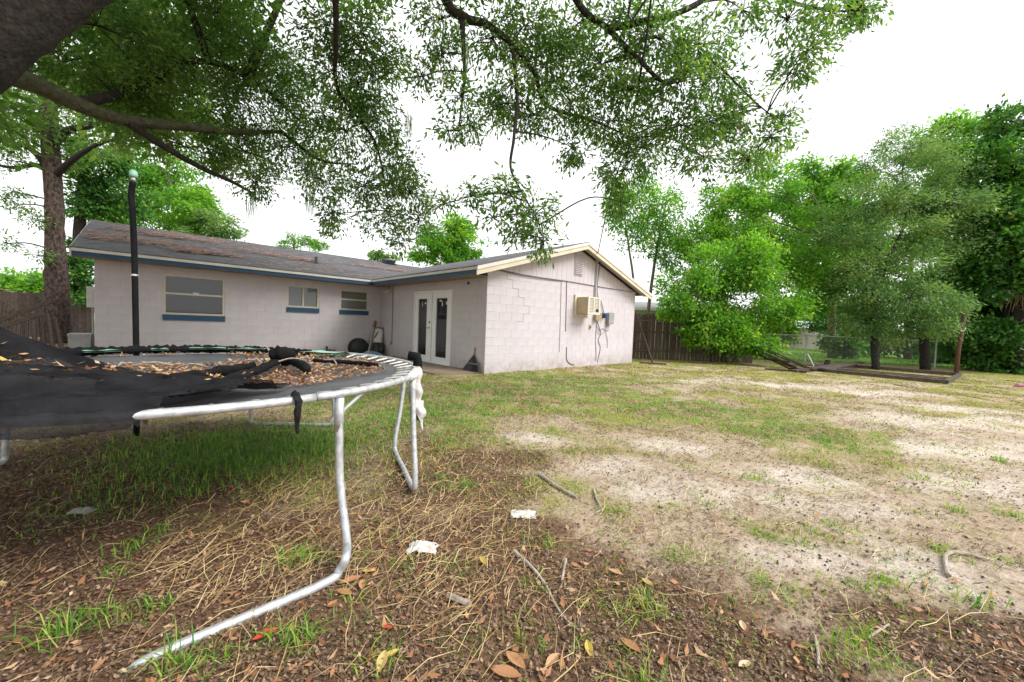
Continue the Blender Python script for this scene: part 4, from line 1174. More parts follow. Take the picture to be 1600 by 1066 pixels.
# rest of its crown, mostly unseen; clumps added to shade walls and block sidelight
big = [(L(l, d, z), np.array([a, a, a * 0.5])) for l, d, z, a in ((-6.5, 3, 7.0, 2.2), (-4.5, 1.5, 7.4, 2.0), (-3.0, 4.0, 7.8, 2.0), (-5.5, 6.0, 7.2, 2.3), (-7.5, 7.5, 6.6, 2.3), (-2.0, 6.5, 8.2, 2.0), (-3.5, -0.5, 7.6, 2.0), (-1.5, 2.2, 7.0, 1.7), (0.8, 4.5, 7.6, 1.8), (-8.5, 4.5, 6.2, 2.0), (-6.0, 0.0, 6.6, 2.0), (-9.0, 9.5, 6.0, 2.2), (-4.0, 8.5, 9.4, 2.0), (4.0, 6.5, 10.0, 2.0), (1.5, 7.5, 10.2, 2.0), (-1.0, 8.5, 10.8, 2.0), (2.8, 9.0, 11.8, 2.0), (-3.5, 5.5, 9.4, 2.2), (0.5, 5.5, 8.8, 2.0), (-9.0, 3.0, 4.4, 1.9), (-9.5, 5.5, 4.6, 1.8), (-7.5, -0.5, 4.2, 1.9), (-6.0, -2.5, 4.6, 1.9), (-10.5, 1.0, 4.0, 2.0))]
V, T, sp = leaves(big, 135000, 0.17, 0.085, 102, nsub=60, sig=0.24, core=0.1)
mb = MB()
limbs_to(mb, oak_nodes, sp, 0.09, 0.02, 6, per=10)
mb.build('shade_branches', M['bark'], oak, True)
polys('shade_foliage', V, M['oakleaf'], oak, T)
# grey moss tufts hanging in the oak
Q = []
for x, y, d, n in ((482, 255, 6.7, 60), (484, 300, 6.7, 50), (395, 310, 6.5, 40), (640, 180, 5.8, 30), (730, 75, 5.2, 50), (670, 310, 6.0, 30)):
    c0 = at(x, y, d)
    P0 = c0 + RNG.normal(0, 0.05, (n, 3))
    ln = RNG.uniform(0.12, 0.4, n)[:, None]
    s = unit(RNG.normal(size=(n, 3)) * np.array([1, 1, 0])) * 0.003
    e = P0 + np.array([0, 0, -1.0]) * ln + RNG.normal(0, 0.02, (n, 3))
    Q.append(np.stack([P0 - s, P0 + s, e + s, e - s], 1))
setp(polys('hanging_moss', np.concatenate(Q), M['greyleaf'], oak, RNG.random(sum(len(q) for q in Q))), kind='stuff')
def ground_at(x, y):
    p = onz(x, y)
    return p
# pine-barked trunk beside the house corner
pt = L(*LD(at(88, 520, 12.5)), G0)
t = thing('pine_tree', 'tall tree with reddish plated bark beside the left house corner', 'tree', pt)
pth = smooth_path([pt - (0, 0, 0.1), at(88, 500, 12.5), at(88, 450, 12.5), at(86, 380, 12.5), at(84, 300, 12.5), at(78, 210, 12.5), at(74, 130, 12.5), at(72, 20, 12.5), at(70, -150, 12.5)], 6)
MB().tube(pth, lerp_list([0.36, 0.32, 0.28, 0.225, 0.21, 0.20, 0.19, 0.17, 0.13], len(pth)), 20, rough=0.16, seed=3).build('trunk', M['pine'], t, True)
for pts, r0 in (([at(80, 270, 12.5), at(55, 258, 12.4), at(20, 262, 12.0), at(-40, 250, 11.5)], 0.10), ([at(82, 275, 12.5), at(50, 235, 12.3), at(15, 220, 12.0), at(-30, 190, 11.8)], 0.09), ([at(80, 225, 12.5), at(110, 203, 12.3), at(150, 195, 12), at(200, 170, 11.5)], 0.13), ([at(86, 275, 12.5), at(120, 245, 12.2), at(155, 225, 12), at(190, 215, 11.8)], 0.10), ([at(78, 215, 12.5), at(58, 190, 12.4), at(40, 150, 12)], 0.12)):
    pp = smooth_path(pts, 5)
    MB().tube(pp, lerp_list([r0, r0 * 0.75, r0 * 0.5, r0 * 0.25], len(pp)), 8, rough=0.15).build('limb', M['bark'], t, True)
cl = [clump(*q) for q in ((20, 190, 50, 28, 12), (50, 160, 45, 30, 12), (10, 250, 26, 18, 11.8), (30, 320, 22, 12, 12), (25, 225, 30, 16, 11.6), (60, 345, 20, 12, 12.2), (60, 400, 14, 10, 12), (130, 160, 60, 30, 12.4), (20, 300, 20, 10, 12), (8, 380, 12, 16, 12), (150, 220, 40, 24, 12.6), (110, 250, 22, 20, 13), (30, 150, 50, 26, 12.5), (70, 190, 40, 24, 13), (10, 210, 30, 20, 12.5), (120, 205, 50, 26, 13))]
V, T, sp = leaves(cl, 16000, 0.12, 0.045, 111, nsub=16, sig=0.3)
mb = MB(); limbs_to(mb, pth[10:], sp, 0.05, 0.012, 8)
setp(mb.build('branches', M['bark'], t, True), kind='stuff')
polys('crown', V, M['oakleaf'], t, T)
def gb(x, d): return L((x - CX) / F_PX * d, d, G0)      # base on the ground below a picture position
tree('ivy_tree', 'pale trunk wrapped in ivy just left of the house end wall', gb(128, 15), [at(127, 450, 15), at(124, 400, 15), at(126, 330, 15), at(132, 240, 15), at(120, 150, 15)], [0.22, 0.21, 0.19, 0.17, 0.14, 0.08],
     [clump(*q) for q in ((118, 440, 14, 30, 14.7), (140, 470, 10, 14, 14.6), (120, 400, 12, 22, 14.7), (135, 300, 30, 40, 15), (180, 310, 36, 36, 15.5), (160, 255, 40, 30, 15), (135, 425, 10, 22, 14.6), (100, 470, 16, 14, 15))], 8500, 0.12, 0.07, 'deepleaf', 'bark', 121)
tree('yellow_green_tree', 'soft yellow green tree rising behind the long roof ridge', gb(285, 21), [at(280, 380, 21), at(275, 320, 21), at(260, 270, 21)], [0.22, 0.18, 0.14, 0.06],
     [clump(*q) for q in ((225, 300, 45, 38, 21), (270, 290, 48, 36, 21.5), (250, 345, 60, 30, 20.5), (300, 330, 42, 30, 21), (185, 335, 40, 30, 20.5), (215, 260, 36, 26, 21), (315, 355, 26, 18, 20.5), (290, 260, 28, 22, 21.5), (270, 320, 50, 30, 20))], 17000, 0.17, 0.07, 'brightleaf', 'stem', 131, droop=0.6)
tree('small_leaved_tree', 'bushy olive tree peeping over the roof beside pine straw', gb(345, 20), [at(345, 400, 20), at(342, 360, 20)], [0.14, 0.1, 0.04],
     [clump(*q) for q in ((340, 356, 32, 20, 20), (315, 362, 26, 15, 19.8), (362, 366, 16, 9, 20))], 4200, 0.13, 0.05, 'greyleaf', 'stem', 132)
tree('feathery_tree', 'small feathery conifer tip showing above the roof ridge', gb(460, 26), [at(460, 400, 26), at(458, 370, 26)], [0.1, 0.07, 0.02],
     [clump(*q) for q in ((458, 375, 9, 11, 26), (480, 382, 18, 9, 26), (445, 385, 10, 7, 26), (500, 384, 12, 6, 26))], 2200, 0.14, 0.04, 'brightleaf', 'stem', 133)
tree('lime_green_tree', 'lime green tree showing above the roof valley', gb(705, 24), [at(705, 420, 24), at(708, 380, 24)], [0.2, 0.16, 0.06],
     [clump(*q) for q in ((700, 368, 38, 24, 24), (670, 392, 30, 18, 23.5), (730, 385, 26, 20, 24), (715, 350, 22, 18, 24.5), (690, 400, 44, 14, 23.5))], 9500, 0.17, 0.08, 'brightleaf', 'stem', 134)
tree('distant_tree', 'far small tree crown behind the black roof vent', gb(590, 40), [at(590, 420, 40), at(590, 403, 40)], [0.2, 0.15, 0.05],
     [clump(*q) for q in ((590, 400, 16, 6, 40), (612, 404, 12, 5, 40))], 900, 0.25, 0.12, 'greyleaf', 'stem', 135)
for i, (x, y, a, b, d, lab) in enumerate(((30, 436, 34, 16, 30, 'rounded green bush behind the broken left fence'), (75, 442, 26, 14, 27, 'green bush between the plated trunk and the far brown roof'))):
    tree('bush', lab, gb(x, d), [at(x, y + 18, d), at(x, y, d)], [0.15, 0.1, 0.04], [clump(x, y, a, b, d), clump(x - 12, y + 10, a, b, d), clump(x + 14, y + 8, a * 0.8, b, d)], 3600, 0.2, 0.1, 'brightleaf', 'stem', 140 + i, cat='bush')
# beyond the yard on the right
tree('slender_tree', 'sparse slender tree with bare lower stems right of the gable', gb(1014, 19), [at(1012, 500, 19), at(1020, 430, 19), at(1030, 370, 19), at(1042, 310, 19)], [0.10, 0.085, 0.07, 0.05, 0.02],
     [clump(*q) for q in ((1035, 320, 30, 34, 19), (1060, 370, 30, 26, 18.8), (1015, 350, 20, 30, 19), (1045, 395, 34, 22, 18.6))], 5200, 0.13, 0.055, 'brightleaf', 'stem', 151, nsub=24)
tree('slender_tree', 'thin pale sapling close behind the gable eave', gb(988, 18.5), [at(990, 450, 18.5), at(983, 390, 18.5), at(976, 340, 18.5)], [0.07, 0.06, 0.045, 0.02],
     [clump(*q) for q in ((975, 330, 28, 36, 18.5), (995, 370, 26, 26, 18.5), (960, 310, 20, 26, 18.5), (1000, 300, 22, 26, 18.4))], 3800, 0.13, 0.055, 'brightleaf', 'stem', 152, nsub=24)
tree('leafy_shrub', 'broad bright green shrub spilling over the wooden fence', gb(1140, 14.9), [at(1142, 520, 14.9), at(1135, 470, 14.8)], [0.10, 0.07, 0.03],
     [clump(*q) for q in ((1130, 420, 52, 36, 14.8), (1088, 462, 42, 32, 14.6), (1160, 470, 52, 42, 14.7), (1110, 505, 46, 30, 14.6), (1062, 478, 24, 17, 14.5), (1180, 410, 50, 40, 15), (1190, 535, 26, 22, 14.4), (1150, 532, 36, 20, 14.5), (1215, 480, 34, 40, 15), (1085, 525, 22, 16, 14.6), (1040, 490, 12, 9, 14.4))], 21000, 0.115, 0.06, 'brightleaf', 'stem', 153, cat='shrub')
tree('leaning_tree', 'leaning tree with thin dark stem behind the chain link fence', L(*LD(onz(1212, 560)), G0), [at(1222, 520, 17.6), at(1250, 455, 17.5), at(1275, 390, 17.5), at(1290, 340, 17.5)], [0.09, 0.085, 0.075, 0.06, 0.02],
     [clump(*q) for q in ((1150, 330, 50, 44, 17.5), (1100, 370, 40, 36, 17.3), (1200, 300, 50, 40, 17.5), (1230, 360, 56, 46, 17.5), (1150, 385, 50, 30, 17.2), (1220, 430, 50, 34, 17.0), (1275, 420, 44, 36, 17), (1190, 260, 30, 22, 17.5), (1290, 465, 40, 26, 17), (1120, 310, 26, 22, 17.5))], 22000, 0.12, 0.055, 'brightleaf', 'stem', 154)
tree('round_topped_tree', 'sunlit yellow green treetop rising behind the leaning tree', gb(1300, 21), [at(1300, 480, 21), at(1295, 380, 21), at(1290, 300, 21)], [0.2, 0.17, 0.12, 0.04],
     [clump(*q) for q in ((1280, 265, 38, 26, 21), (1310, 300, 42, 34, 21), (1260, 310, 40, 36, 20.5), (1290, 350, 56, 36, 20.5), (1330, 345, 40, 36, 20.5), (1300, 410, 60, 36, 20))], 16000, 0.17, 0.08, 'brightleaf', 'stem', 155)
tree('hazy_tree', 'wide grey green fine leaved tree over the timber frame', L(*LD(onz(1369, 578)), G0), [at(1366, 530, 15), at(1372, 460, 15.2), at(1385, 410, 15.4), at(1410, 360, 15.6), at(1420, 310, 15.8)], [0.13, 0.11, 0.095, 0.075, 0.05, 0.02],
     [clump(*q) for q in ((1420, 232, 52, 26, 16), (1395, 275, 70, 32, 16), (1460, 285, 60, 36, 16), (1350, 320, 60, 32, 15.8), (1430, 330, 76, 34, 15.6), (1480, 335, 40, 36, 16), (1320, 365, 44, 26, 15.6), (1390, 375, 70, 32, 15.4), (1460, 385, 50, 36, 15.6), (1340, 420, 46, 30, 15.2), (1410, 430, 56, 34, 15.2))], 34000, 0.10, 0.032, 'greyleaf', 'bark', 156, nsub=20, sig=0.26)
tree('weeping_tree', 'low weeping grey green tree with a thick dark trunk', L(*LD(onz(1446, 578)), G0), [at(1444, 540, 15.8), at(1440, 500, 15.7), at(1436, 460, 15.6)], [0.17, 0.15, 0.12, 0.04],
     [clump(*q) for q in ((1390, 470, 60, 32, 15), (1440, 470, 52, 36, 15), (1410, 510, 66, 24, 14.8), (1350, 500, 40, 26, 15), (1470, 500, 36, 26, 15), (1340, 460, 40, 26, 15.2))], 15000, 0.10, 0.034, 'greyleaf', 'bark', 157, droop=0.9)
tree('bright_treetop', 'bright green treetop standing above the grey green tree', gb(1480, 21), [at(1480, 400, 21), at(1482, 250, 21)], [0.2, 0.15, 0.04],
     [clump(*q) for q in ((1480, 215, 36, 26, 21), (1490, 255, 40, 30, 21), (1455, 245, 26, 22, 21))], 6500, 0.17, 0.075, 'brightleaf', 'stem', 158)
tree('dark_green_tree', 'tall deep green tree at the right end of the yard', gb(1578, 15.5), [at(1578, 480, 15.5), at(1576, 380, 15.5), at(1580, 270, 15.5)], [0.2, 0.17, 0.12, 0.04],
     [clump(*q) for q in ((1575, 195, 32, 26, 15.8), (1600, 230, 36, 36, 15.6), (1550, 265, 34, 36, 15.6), (1590, 300, 44, 40, 15.4), (1545, 325, 36, 36, 15.4), (1580, 370, 50, 40, 15.2), (1530, 390, 34, 36, 15.4), (1640, 330, 50, 60, 15.4), (1600, 430, 44, 36, 15), (1640, 450, 50, 50, 15), (1550, 440, 34, 30, 15.3))], 26000, 0.15, 0.08, 'deepleaf', 'bark', 159)
tree('evergreen_hedge', 'dense dark evergreen thicket behind the rusty post', gb(1560, 16.4), [at(1560, 520, 16.4), at(1560, 450, 16.4)], [0.15, 0.12, 0.05],
     [clump(*q) for q in ((1540, 480, 40, 34, 16.6), (1590, 490, 44, 40, 16.4), (1530, 545, 36, 34, 16.2), (1580, 560, 50, 26, 15.6), (1650, 540, 60, 40, 16), (1500, 450, 36, 44, 17), (1500, 510, 24, 50, 17.4), (1560, 520, 36, 26, 15.2), (1620, 585, 46, 16, 15))], 23000, 0.14, 0.085, 'deepleaf', 'bark', 160, cat='hedge', core=0.2)
for i, (x, y, a, b, d, n, lf, lab) in enumerate((
        (1320, 535, 30, 20, 21, 3600, 'deepleaf', 'dark shrub on the neighbour lawn behind the thick trunk'), (1415, 535, 60, 24, 24, 5200, 'deepleaf', 'wide dark shrub mass at the back of the neighbour lawn'),
        (1330, 500, 60, 22, 30, 5200, 'deepleaf', 'vine covered shrub against the silver grey fence'), (1215, 515, 22, 26, 18.5, 3200, 'brightleaf', 'young light green bush at the chain link fence end'), (1290, 480, 70, 20, 33, 5600, 'brightleaf', 'olive shrub row overhanging the silver grey fence'),
        (1480, 545, 36, 24, 20, 4200, 'deepleaf', 'dark shrub just left of the rusty post'))):
    tree('shrub', lab, gb(x, d), [at(x, y + 8, d), at(x, y, d)], [0.08, 0.05, 0.02], [clump(x, y, a, b, d), clump(x - a * 0.5, y + 4, a * 0.6, b * 0.8, d), clump(x + a * 0.5, y + 5, a * 0.6, b * 0.8, d * 0.99)], n, 0.13 * max(1, d / 20), 0.075 * max(1, d / 20), lf, 'stem', 170 + i, cat='shrub')
tree('backing_tree', 'pale green tree filling the gap behind the bright shrub', gb(1130, 24), [at(1130, 470, 24), at(1135, 400, 24)], [0.2, 0.16, 0.06],
     [clump(*q) for q in ((1100, 400, 44, 36, 24), (1150, 360, 48, 40, 24), (1200, 400, 50, 44, 24), (1240, 440, 46, 40, 23), (1060, 440, 30, 24, 23.5), (1170, 310, 34, 26, 24), (1260, 370, 44, 40, 24))], 15000, 0.17, 0.085, 'brightleaf', 'stem', 181)
tree('backing_tree', 'mid green tree closing the view behind the hazy tree', gb(1420, 23), [at(1420, 470, 23), at(1425, 380, 23)], [0.2, 0.16, 0.06],
     [clump(*q) for q in ((1370, 420, 54, 44, 23), (1440, 400, 56, 50, 23), (1500, 390, 50, 56, 23), (1400, 340, 60, 46, 23.5), (1480, 320, 50, 46, 23.5), (1340, 470, 50, 34, 23), (1450, 470, 70, 34, 23), (1530, 320, 36, 50, 23))], 22000, 0.17, 0.085, 'brightleaf', 'stem', 182)
palm = thing('palm_tree', 'shaggy palm hung with dead brown fronds in the dark thicket', 'palm', gb(1590, 15.2))
pp = [gb(1590, 15.2), at(1590, 520, 15.2), at(1592, 430, 15.2)]
MB().tube(pp, [0.2, 0.18, 0.16], 12, rough=0.3).build('trunk', M['bark'], palm, True)
Q = []
for x, y, d, n in ((1590, 425, 15.0, 150), (1600, 445, 14.9, 100)):
    c0 = at(x, y, d)
    s = unit(RNG.normal(size=(n, 3)) * np.array([1, 1, 0.1])) * RNG.uniform(0.01, 0.02, (n, 1))
    P0 = c0 + RNG.normal(0, 0.16, (n, 3)) * np.array([1, 1, 0.4])
    e = P0 + np.stack([RNG.normal(0, 0.16, n), RNG.normal(0, 0.16, n), -RNG.uniform(0.4, 1.1, n)], 1)
    Q.append(np.stack([P0 - s, P0 + s, e + s * 0.3, e - s * 0.3], 1))
polys('dead_fronds', np.concatenate(Q), M['deadpalm'], palm, RNG.random(sum(len(q) for q in Q)))

# ------------------------------------------------------------------ fences and neighbours
ex, ey, ez = np.array([*R2, 0.0]), np.array([*F2, 0.0]), np.array([0, 0, 1.0])
FD = 15.5
fence = thing('wooden_fence', 'weathered brown picket fence running right from behind the gable', 'fence', L(6.5, FD, G0))
for i in range(40):
    l = 3.9 + i * 0.148
    h = 1.88 + random.uniform(-0.03, 0.03) - 0.02 * (i % 3 == 0)
    lean = random.uniform(-0.015, 0.015)
    c0 = L(l, FD + random.uniform(-0.006, 0.006), G0 - 0.03)
    w = 0.066
    top = [(-w, h - 0.03), (-w + 0.025, h), (w - 0.025, h), (w, h - 0.03)]
    poly = [c0 - ex * w, c0 + ex * w] + [c0 + ex * (u + lean) + ez * v for u, v in top[::-1]]
    MB().prism(poly, ey * 0.018).build('board', M['fence'], fence)
for z in (0.3, 1.05, 1.6):
    MB().obox(L(6.8, FD + 0.055, z), ex * 3.0, ey * 0.028, ez * 0.045).build('rail', M['fence'], fence)
for l in (4.2, 6.6, 9.0):
    MB().obox(L(l, FD + 0.14, 0.85), ex * 0.045, ey * 0.045, ez * 0.95).build('post', M['fence'], fence)
# ladder-like rack leaning on the fence by the house corner
rk = thing('wooden_rack', 'dark broken wooden rack leaning between house corner and fence', 'rack', gb(1002, 15.2))
MB().tube([onz(1020, 568), at(993, 488, 15.2)], 0.045, 6).build('upright', M['rot'], rk)
MB().tube([at(1012, 560, 15.35), at(1010, 490, 15.35)], 0.04, 6).build('upright', M['rot'], rk)
for y in (502, 517, 533, 548):
    MB().tube([at(988, y + 1, 15.25), at(1016, y - 1, 15.2)], 0.035, 6).build('rung', M['rot'], rk)
# fallen fence panel sloping to the ground
fp = thing('fallen_fence_panel', 'rotten fence panel collapsed and sloping down to the yard', 'fence panel', L(*LD(onz(1200, 580)), G0))
A0, A1 = at(1155, 536, 15.0), onz(1250, 578, -0.02)
for i in range(9):
    o_ = ey * (-0.45 + i * 0.15) + ez * random.uniform(-0.03, 0.03)
    a, b = A0 + o_ * 1.0 + ez * (0.10 - 0.03 * i), A1 + o_ + ex * random.uniform(-0.2, 0.25)
    v = b - a
    ln = np.linalg.norm(v)
    MB().obox((a + b) / 2, v / 2, ey * 0.065, np.cross(v / ln, ey) * 0.011).build('board', M['rot'], fp)
MB().obox((A0 * 0.35 + A1 * 0.65) - ez * 0.03, ex * 0.04, ey * 0.7, ez * 0.03).build('rail', M['rot'], fp)
for x0, x1, y0_, y1_ in ((1000, 1040, 566, 569), ):
    a, b = onz(x0, y0_, 0.0), onz(x1, y1_, -0.02)
    v = b - a
    setp(MB().obox((a + b) / 2, v / 2, ey * 0.08, ez * 0.02).build('plank', M['rot']), 'short dark plank on the ground at the gable wall end', 'plank')
# chain link fence
ck = thing('chain_link_fence', 'low chain link fence with grey top rail along the neighbour lawn', 'fence', L(14, 17.4, G0))
MB().tube([L(9.6, 17.4, 1.16), L(14, 17.4, 1.16), L(19.6, 17.0, 1.12)], 0.024, 8).build('top_rail', M['galv'], ck)
for l, d in ((10.4, 17.4), (13.3, 17.4), (16.3, 17.22), (18.8, 17.05)):
    MB().tube([L(l, d, G0 - 0.05), L(l, d, 1.2)], 0.032, 8).build('post', M['galv'], ck)
Q = []
h0, h1 = 0.0, 1.14
for sgn in (1, -1):
    for u in np.arange(9.6 - 1.2, 19.6 + 1.2, 0.085):
        a0, a1 = u, u + sgn * (h1 - h0)
        z0, z1 = h0, h1
        if min(a0, a1) < 9.6 or max(a0, a1) > 19.6:
            continue
        dd = lambda l: 17.4 if l < 14 else 17.4 - (l - 14) * 0.4 / 5.6
        A_, B_ = L(a0, dd(a0), z0), L(a1, dd(a1), z1)
        s = ex * 0.0028
        Q.append([A_ - s, A_ + s, B_ + s, B_ - s])
setp(polys('wire_mesh', np.array(Q), M['galv'], ck), kind='stuff')
# rusty post, timber frame, planks
rp = thing('rusty_post', 'rust red steel post standing at the end of the timber frame', 'post', onz(1494, 584))
q = onz(1494, 584)
MB().tube([q - ez * 0.1, q + ez * 1.0, L(*LD(q), 0) + ez * 2.25 + ex * 0.12], 0.065, 12, rough=0.05).build('shaft', M['rust'], rp, True)
MB().tube([q + ez * 2.22 + ex * 0.12, q + ez * 2.27 + ex * 0.12], 0.07, 12).build('cap', M['rust'], rp)
MB().tube(smooth_path([q + ez * 1.7 - ex * 0.12, q + ez * 1.6 + ex * 0.02 - ey * 0.08, q + ez * 1.72 + ex * 0.2], 4), 0.012, 5).build('tied_wire', M['galv'], rp)
fr = thing('timber_frame', 'flat rectangular frame of rotten timbers lying on the ground', 'frame', onz(1400, 590))
c1, c2, c3, c4 = onz(1290, 580, 0), onz(1478, 598, 0), onz(1500, 586, 0), onz(1335, 573, 0)
for a, b, hh in ((c1, c2, 0.05), (c2, c3, 0.05), (c3, c4, 0.06), (c4, c1, 0.05)):
    v = b - a
    n_ = np.cross(v / np.linalg.norm(v), ez)
    MB().obox((a + b) / 2 + ez * 0.015, v / 2, n_ * 0.045, ez * hh).build('timber', M['rot'], fr)
for t_ in (0.2, 0.38, 0.55):
    a, b = c1 + (c4 - c1) * t_, c2 + (c3 - c2) * t_
    v = b - a
    n_ = np.cross(v / np.linalg.norm(v), ez)
    MB().obox((a + b) / 2 - ez * 0.01, v / 2 * 0.97, n_ * 0.09, ez * 0.015).build('plank', M['rot'], fr)
labs = ['rotten plank tilted over the others beside the timber frame', 'long dark plank lying flat next to the fallen panel', 'short split plank half buried near the chain link post', 'weathered board resting across the plank heap', 'thick dark beam at the back of the plank heap', 'rotten stub of board pointing up from the heap']
for (xa, ya, xb, yb, za, zb), lab in zip(((1240, 580, 1325, 568, -0.0, 0.16), (1235, 576, 1330, 577, -0.01, 0.03), (1195, 577, 1260, 581, -0.03, 0.0), (1285, 577, 1345, 566, 0.05, 0.18), (1225, 570, 1290, 571, 0.02, 0.05), (1290, 573, 1297, 561, 0.0, 0.12)), labs):
    a, b = onz(xa, ya, za), onz(xb, yb, zb)
    if lab.startswith('rotten stub'):
        b = a + ez * 0.26 + ex * 0.08
    v = b - a
    n_ = np.cross(v / np.linalg.norm(v), ez)
    n_ = n_ / (np.linalg.norm(n_) + 1e-9)
    u_ = np.cross(n_, v / np.linalg.norm(v))
    setp(MB().obox((a + b) / 2, v / 2, n_ * 0.10, u_ * 0.03).build('plank', M['rot']), lab, 'plank', 'rotten planks heaped along the yard edge')
q = onz(1258, 578)
sc_ = thing('white_bracket', 'bent white metal bracket standing in the plank heap', 'bracket', q)
MB().tube([q + ex * 0.05 + ez * 0.55, q + ex * 0.28 + ez * 0.16, q + ex * 0.26 + ez * 0.05], 0.022, 6).tube([q + ex * 0.26 + ez * 0.05, q - ex * 0.05 - ez * 0.02], 0.022, 6).build('bent_tube', M['bagw'], sc_)
q = onz(1592, 605)
setp(MB().tube([q - ex * 0.15, q - ex * 0.05 + ez * 0.03, q + ex * 0.2 + ez * 0.05, q + ex * 0.45], [0.02, 0.06, 0.06, 0.03], 10).build('plastic_toy', M['pink']), 'pink plastic toy half hidden under the dark thicket', 'toy')
pfn = thing('neighbour_fence', 'silver grey board fence across the neighbour lawn', 'fence', L(27, 36, G0))
for i in range(90):
    l = 20.5 + i * 0.19
    h = 1.95 + random.uniform(-0.05, 0.05)
    MB().obox(L(l, 36 + random.uniform(-.01, .01), h / 2 - 0.05), ex * 0.088, ey * 0.012, ez * h / 2).build('board', M['palefence'], pfn)
nh = thing('neighbour_house', 'pale neighbour house with low grey roof beyond the wooden fence', 'house', L(12, 29, G0))
c0 = L(12.2, 29, 0)
MB().obox(c0 + ez * 1.25, ex * 4.2, ey * 3.0, ez * 1.3).build('wall', M['farwall'], nh)
MB().prism([c0 - ex * 4.6 - ey * 3.5 + ez * 2.55, c0 - ex * 4.6 + ey * 3.5 + ez * 2.55, c0 - ex * 4.6 + ez * 3.2], ex * 9.2).build('roof', M['farroof'], nh)
MB().obox(c0 - ey * 3.52 + ez * 2.5, ex * 4.6, ey * 0.02, ez * 0.09).build('fascia_board', M['white'], nh)
lh = thing('brown_house', 'far low house with a brown roof behind the left fence', 'house', L(-42, 32, G0))
c0 = L(-42, 32, 0)
MB().obox(c0 + ez * 1.1, ex * 6, ey * 3, ez * 1.15).build('wall', M['farwall'], lh)
MB().prism([c0 - ex * 6.4 - ey * 3.4 + ez * 2.2, c0 - ex * 6.4 + ey * 3.4 + ez * 2.2, c0 - ex * 6.4 + ez * 3.1], ex * 12.8).build('roof', M['brownroof'], lh)
# left fence and its broken panels
lf = thing('left_fence', 'dark board fence behind the plated trunk at the left house corner', 'fence', L(-16, 14.5, G0))
for i in range(44):
    l = -20.5 + i * 0.15
    d = 14.5
    if l > (146 - CX) / F_PX * d:
        break
    h = 1.42 + random.uniform(-0.04, 0.04) + 0.25 * max(0, min(1, (-16.2 - l) / 1.0))
    MB().obox(L(l, d, h / 2 + G0), ex * 0.07, ey * 0.01, ez * h / 2).build('board', M['rot'], lf)
MB().obox(L(-18, 14.54, 1.0), ex * 2.4, ey * 0.025, ez * 0.045).build('rail', M['rot'], lf)
bp_ = thing('broken_fence_panel', 'broken fence boards leaning in a heap at the foot of the trunk', 'fence panel', L(*LD(at(40, 520, 10.2)), G0))
for i in range(11):
    a = at(-25 + i * 11, 468 + i * 3 + random.uniform(-7, 7), 10.4 + 0.05 * i)
    b = gb(-45 + i * 14, 9.9 + 0.06 * i)
    v = b - a
    n_ = unit(np.cross(v, ey))
    MB().obox((a + b) / 2, v / 2, n_ * 0.07, unit(np.cross(v, n_)) * 0.011).build('board', M['rot'], bp_)
for (xa, ya, xb, yb) in ((0, 500, 82, 470), (-10, 515, 70, 488)):
    a, b = at(xa, ya, 9.9), at(xb, yb, 9.8)
    v = b - a
    n_ = unit(np.cross(v, ey))
    MB().obox((a + b) / 2, v / 2, n_ * 0.06, ey * 0.012).build('board', M['rot'], bp_)
q = L(*LD(at(150, 530, 12.6)), 0)
qx = np.array([-6.86, 0.45, 0])
cb = thing('condenser_unit', 'grey squat condenser box beside the left end wall', 'condenser', qx + (0, 0, G0))
MB().obox(qx + ez * 0.22, (0.17, 0, 0), (0, 0.25, 0), ez * 0.27).build('casing', M['greybox'], cb)
MB().obox(qx + ez * 0.52, (0.18, 0, 0), (0, 0.27, 0), ez * 0.03).build('lid', M['greybox'], cb)
ub = thing('utility_box', 'small white utility box high on the left end wall', 'utility box', (-6.67, 0.3, 1.15))
MB().box((-6.75, 0.2, 1.15), (-6.617, 0.45, 1.62)).build('casing', M['bagw'], ub)
MB().tube([(-6.66, 0.3, 1.15), (-6.66, 0.3, G0)], 0.02, 6).build('conduit', M['greybox'], ub)

# ------------------------------------------------------------------ things left along the walls
tb = thing('plastic_tub', 'black plastic tub standing on edge against the back wall', 'tub', (-0.75, -0.1, G0))
V, na, ns = [], 20, 7
for j in range(ns):
    t_ = j / (ns - 1)
    for i in range(na):
        a = 2 * math.pi * i / na
        rr_ = (0.30 if j < ns - 1 else 0.14) * (1 - 0.10 * t_)
        V.append((-0.75 + rr_ * math.cos(a), -0.05 - 0.24 * math.sin(t_ * 1.4), 0.19 + 0.27 * math.sin(a) * (rr_ / 0.30) + 0.0))
Fq = [(j * na + i, j * na + (i + 1) % na, (j + 1) * na + (i + 1) % na, (j + 1) * na + i) for j in range(ns - 1) for i in range(na)] + [tuple((ns - 1) * na + i for i in range(na))]
MB().add(V, Fq).build('shell', M['black'], tb, True)
MB().tube([(-0.75 + 0.315 * math.cos(a), -0.05, 0.20 + 0.285 * math.sin(a)) for a in np.linspace(0, 2 * math.pi, 25)], 0.018, 6).build('lip', M['black'], tb)
gbag = thing('golf_bag', 'white and black golf bag leaning in the corner of the walls', 'golf bag', (-0.22, -0.35, G0))
ax0, ax1 = np.array([-0.30, -0.42, -0.04]), np.array([-0.12, -0.22, 0.86])
MB().tube([ax0 + (ax1 - ax0) * t for t in (0.42, 0.5, 0.8, 0.93, 1.0)], [0.135, 0.145, 0.14, 0.13, 0.09], 14).build('upper_body', M['bagw'], gbag, True)
MB().tube([ax0 + (ax1 - ax0) * t for t in (0.0, 0.05, 0.3, 0.419)], [0.13, 0.145, 0.15, 0.14], 14).build('lower_body', M['black'], gbag, True)
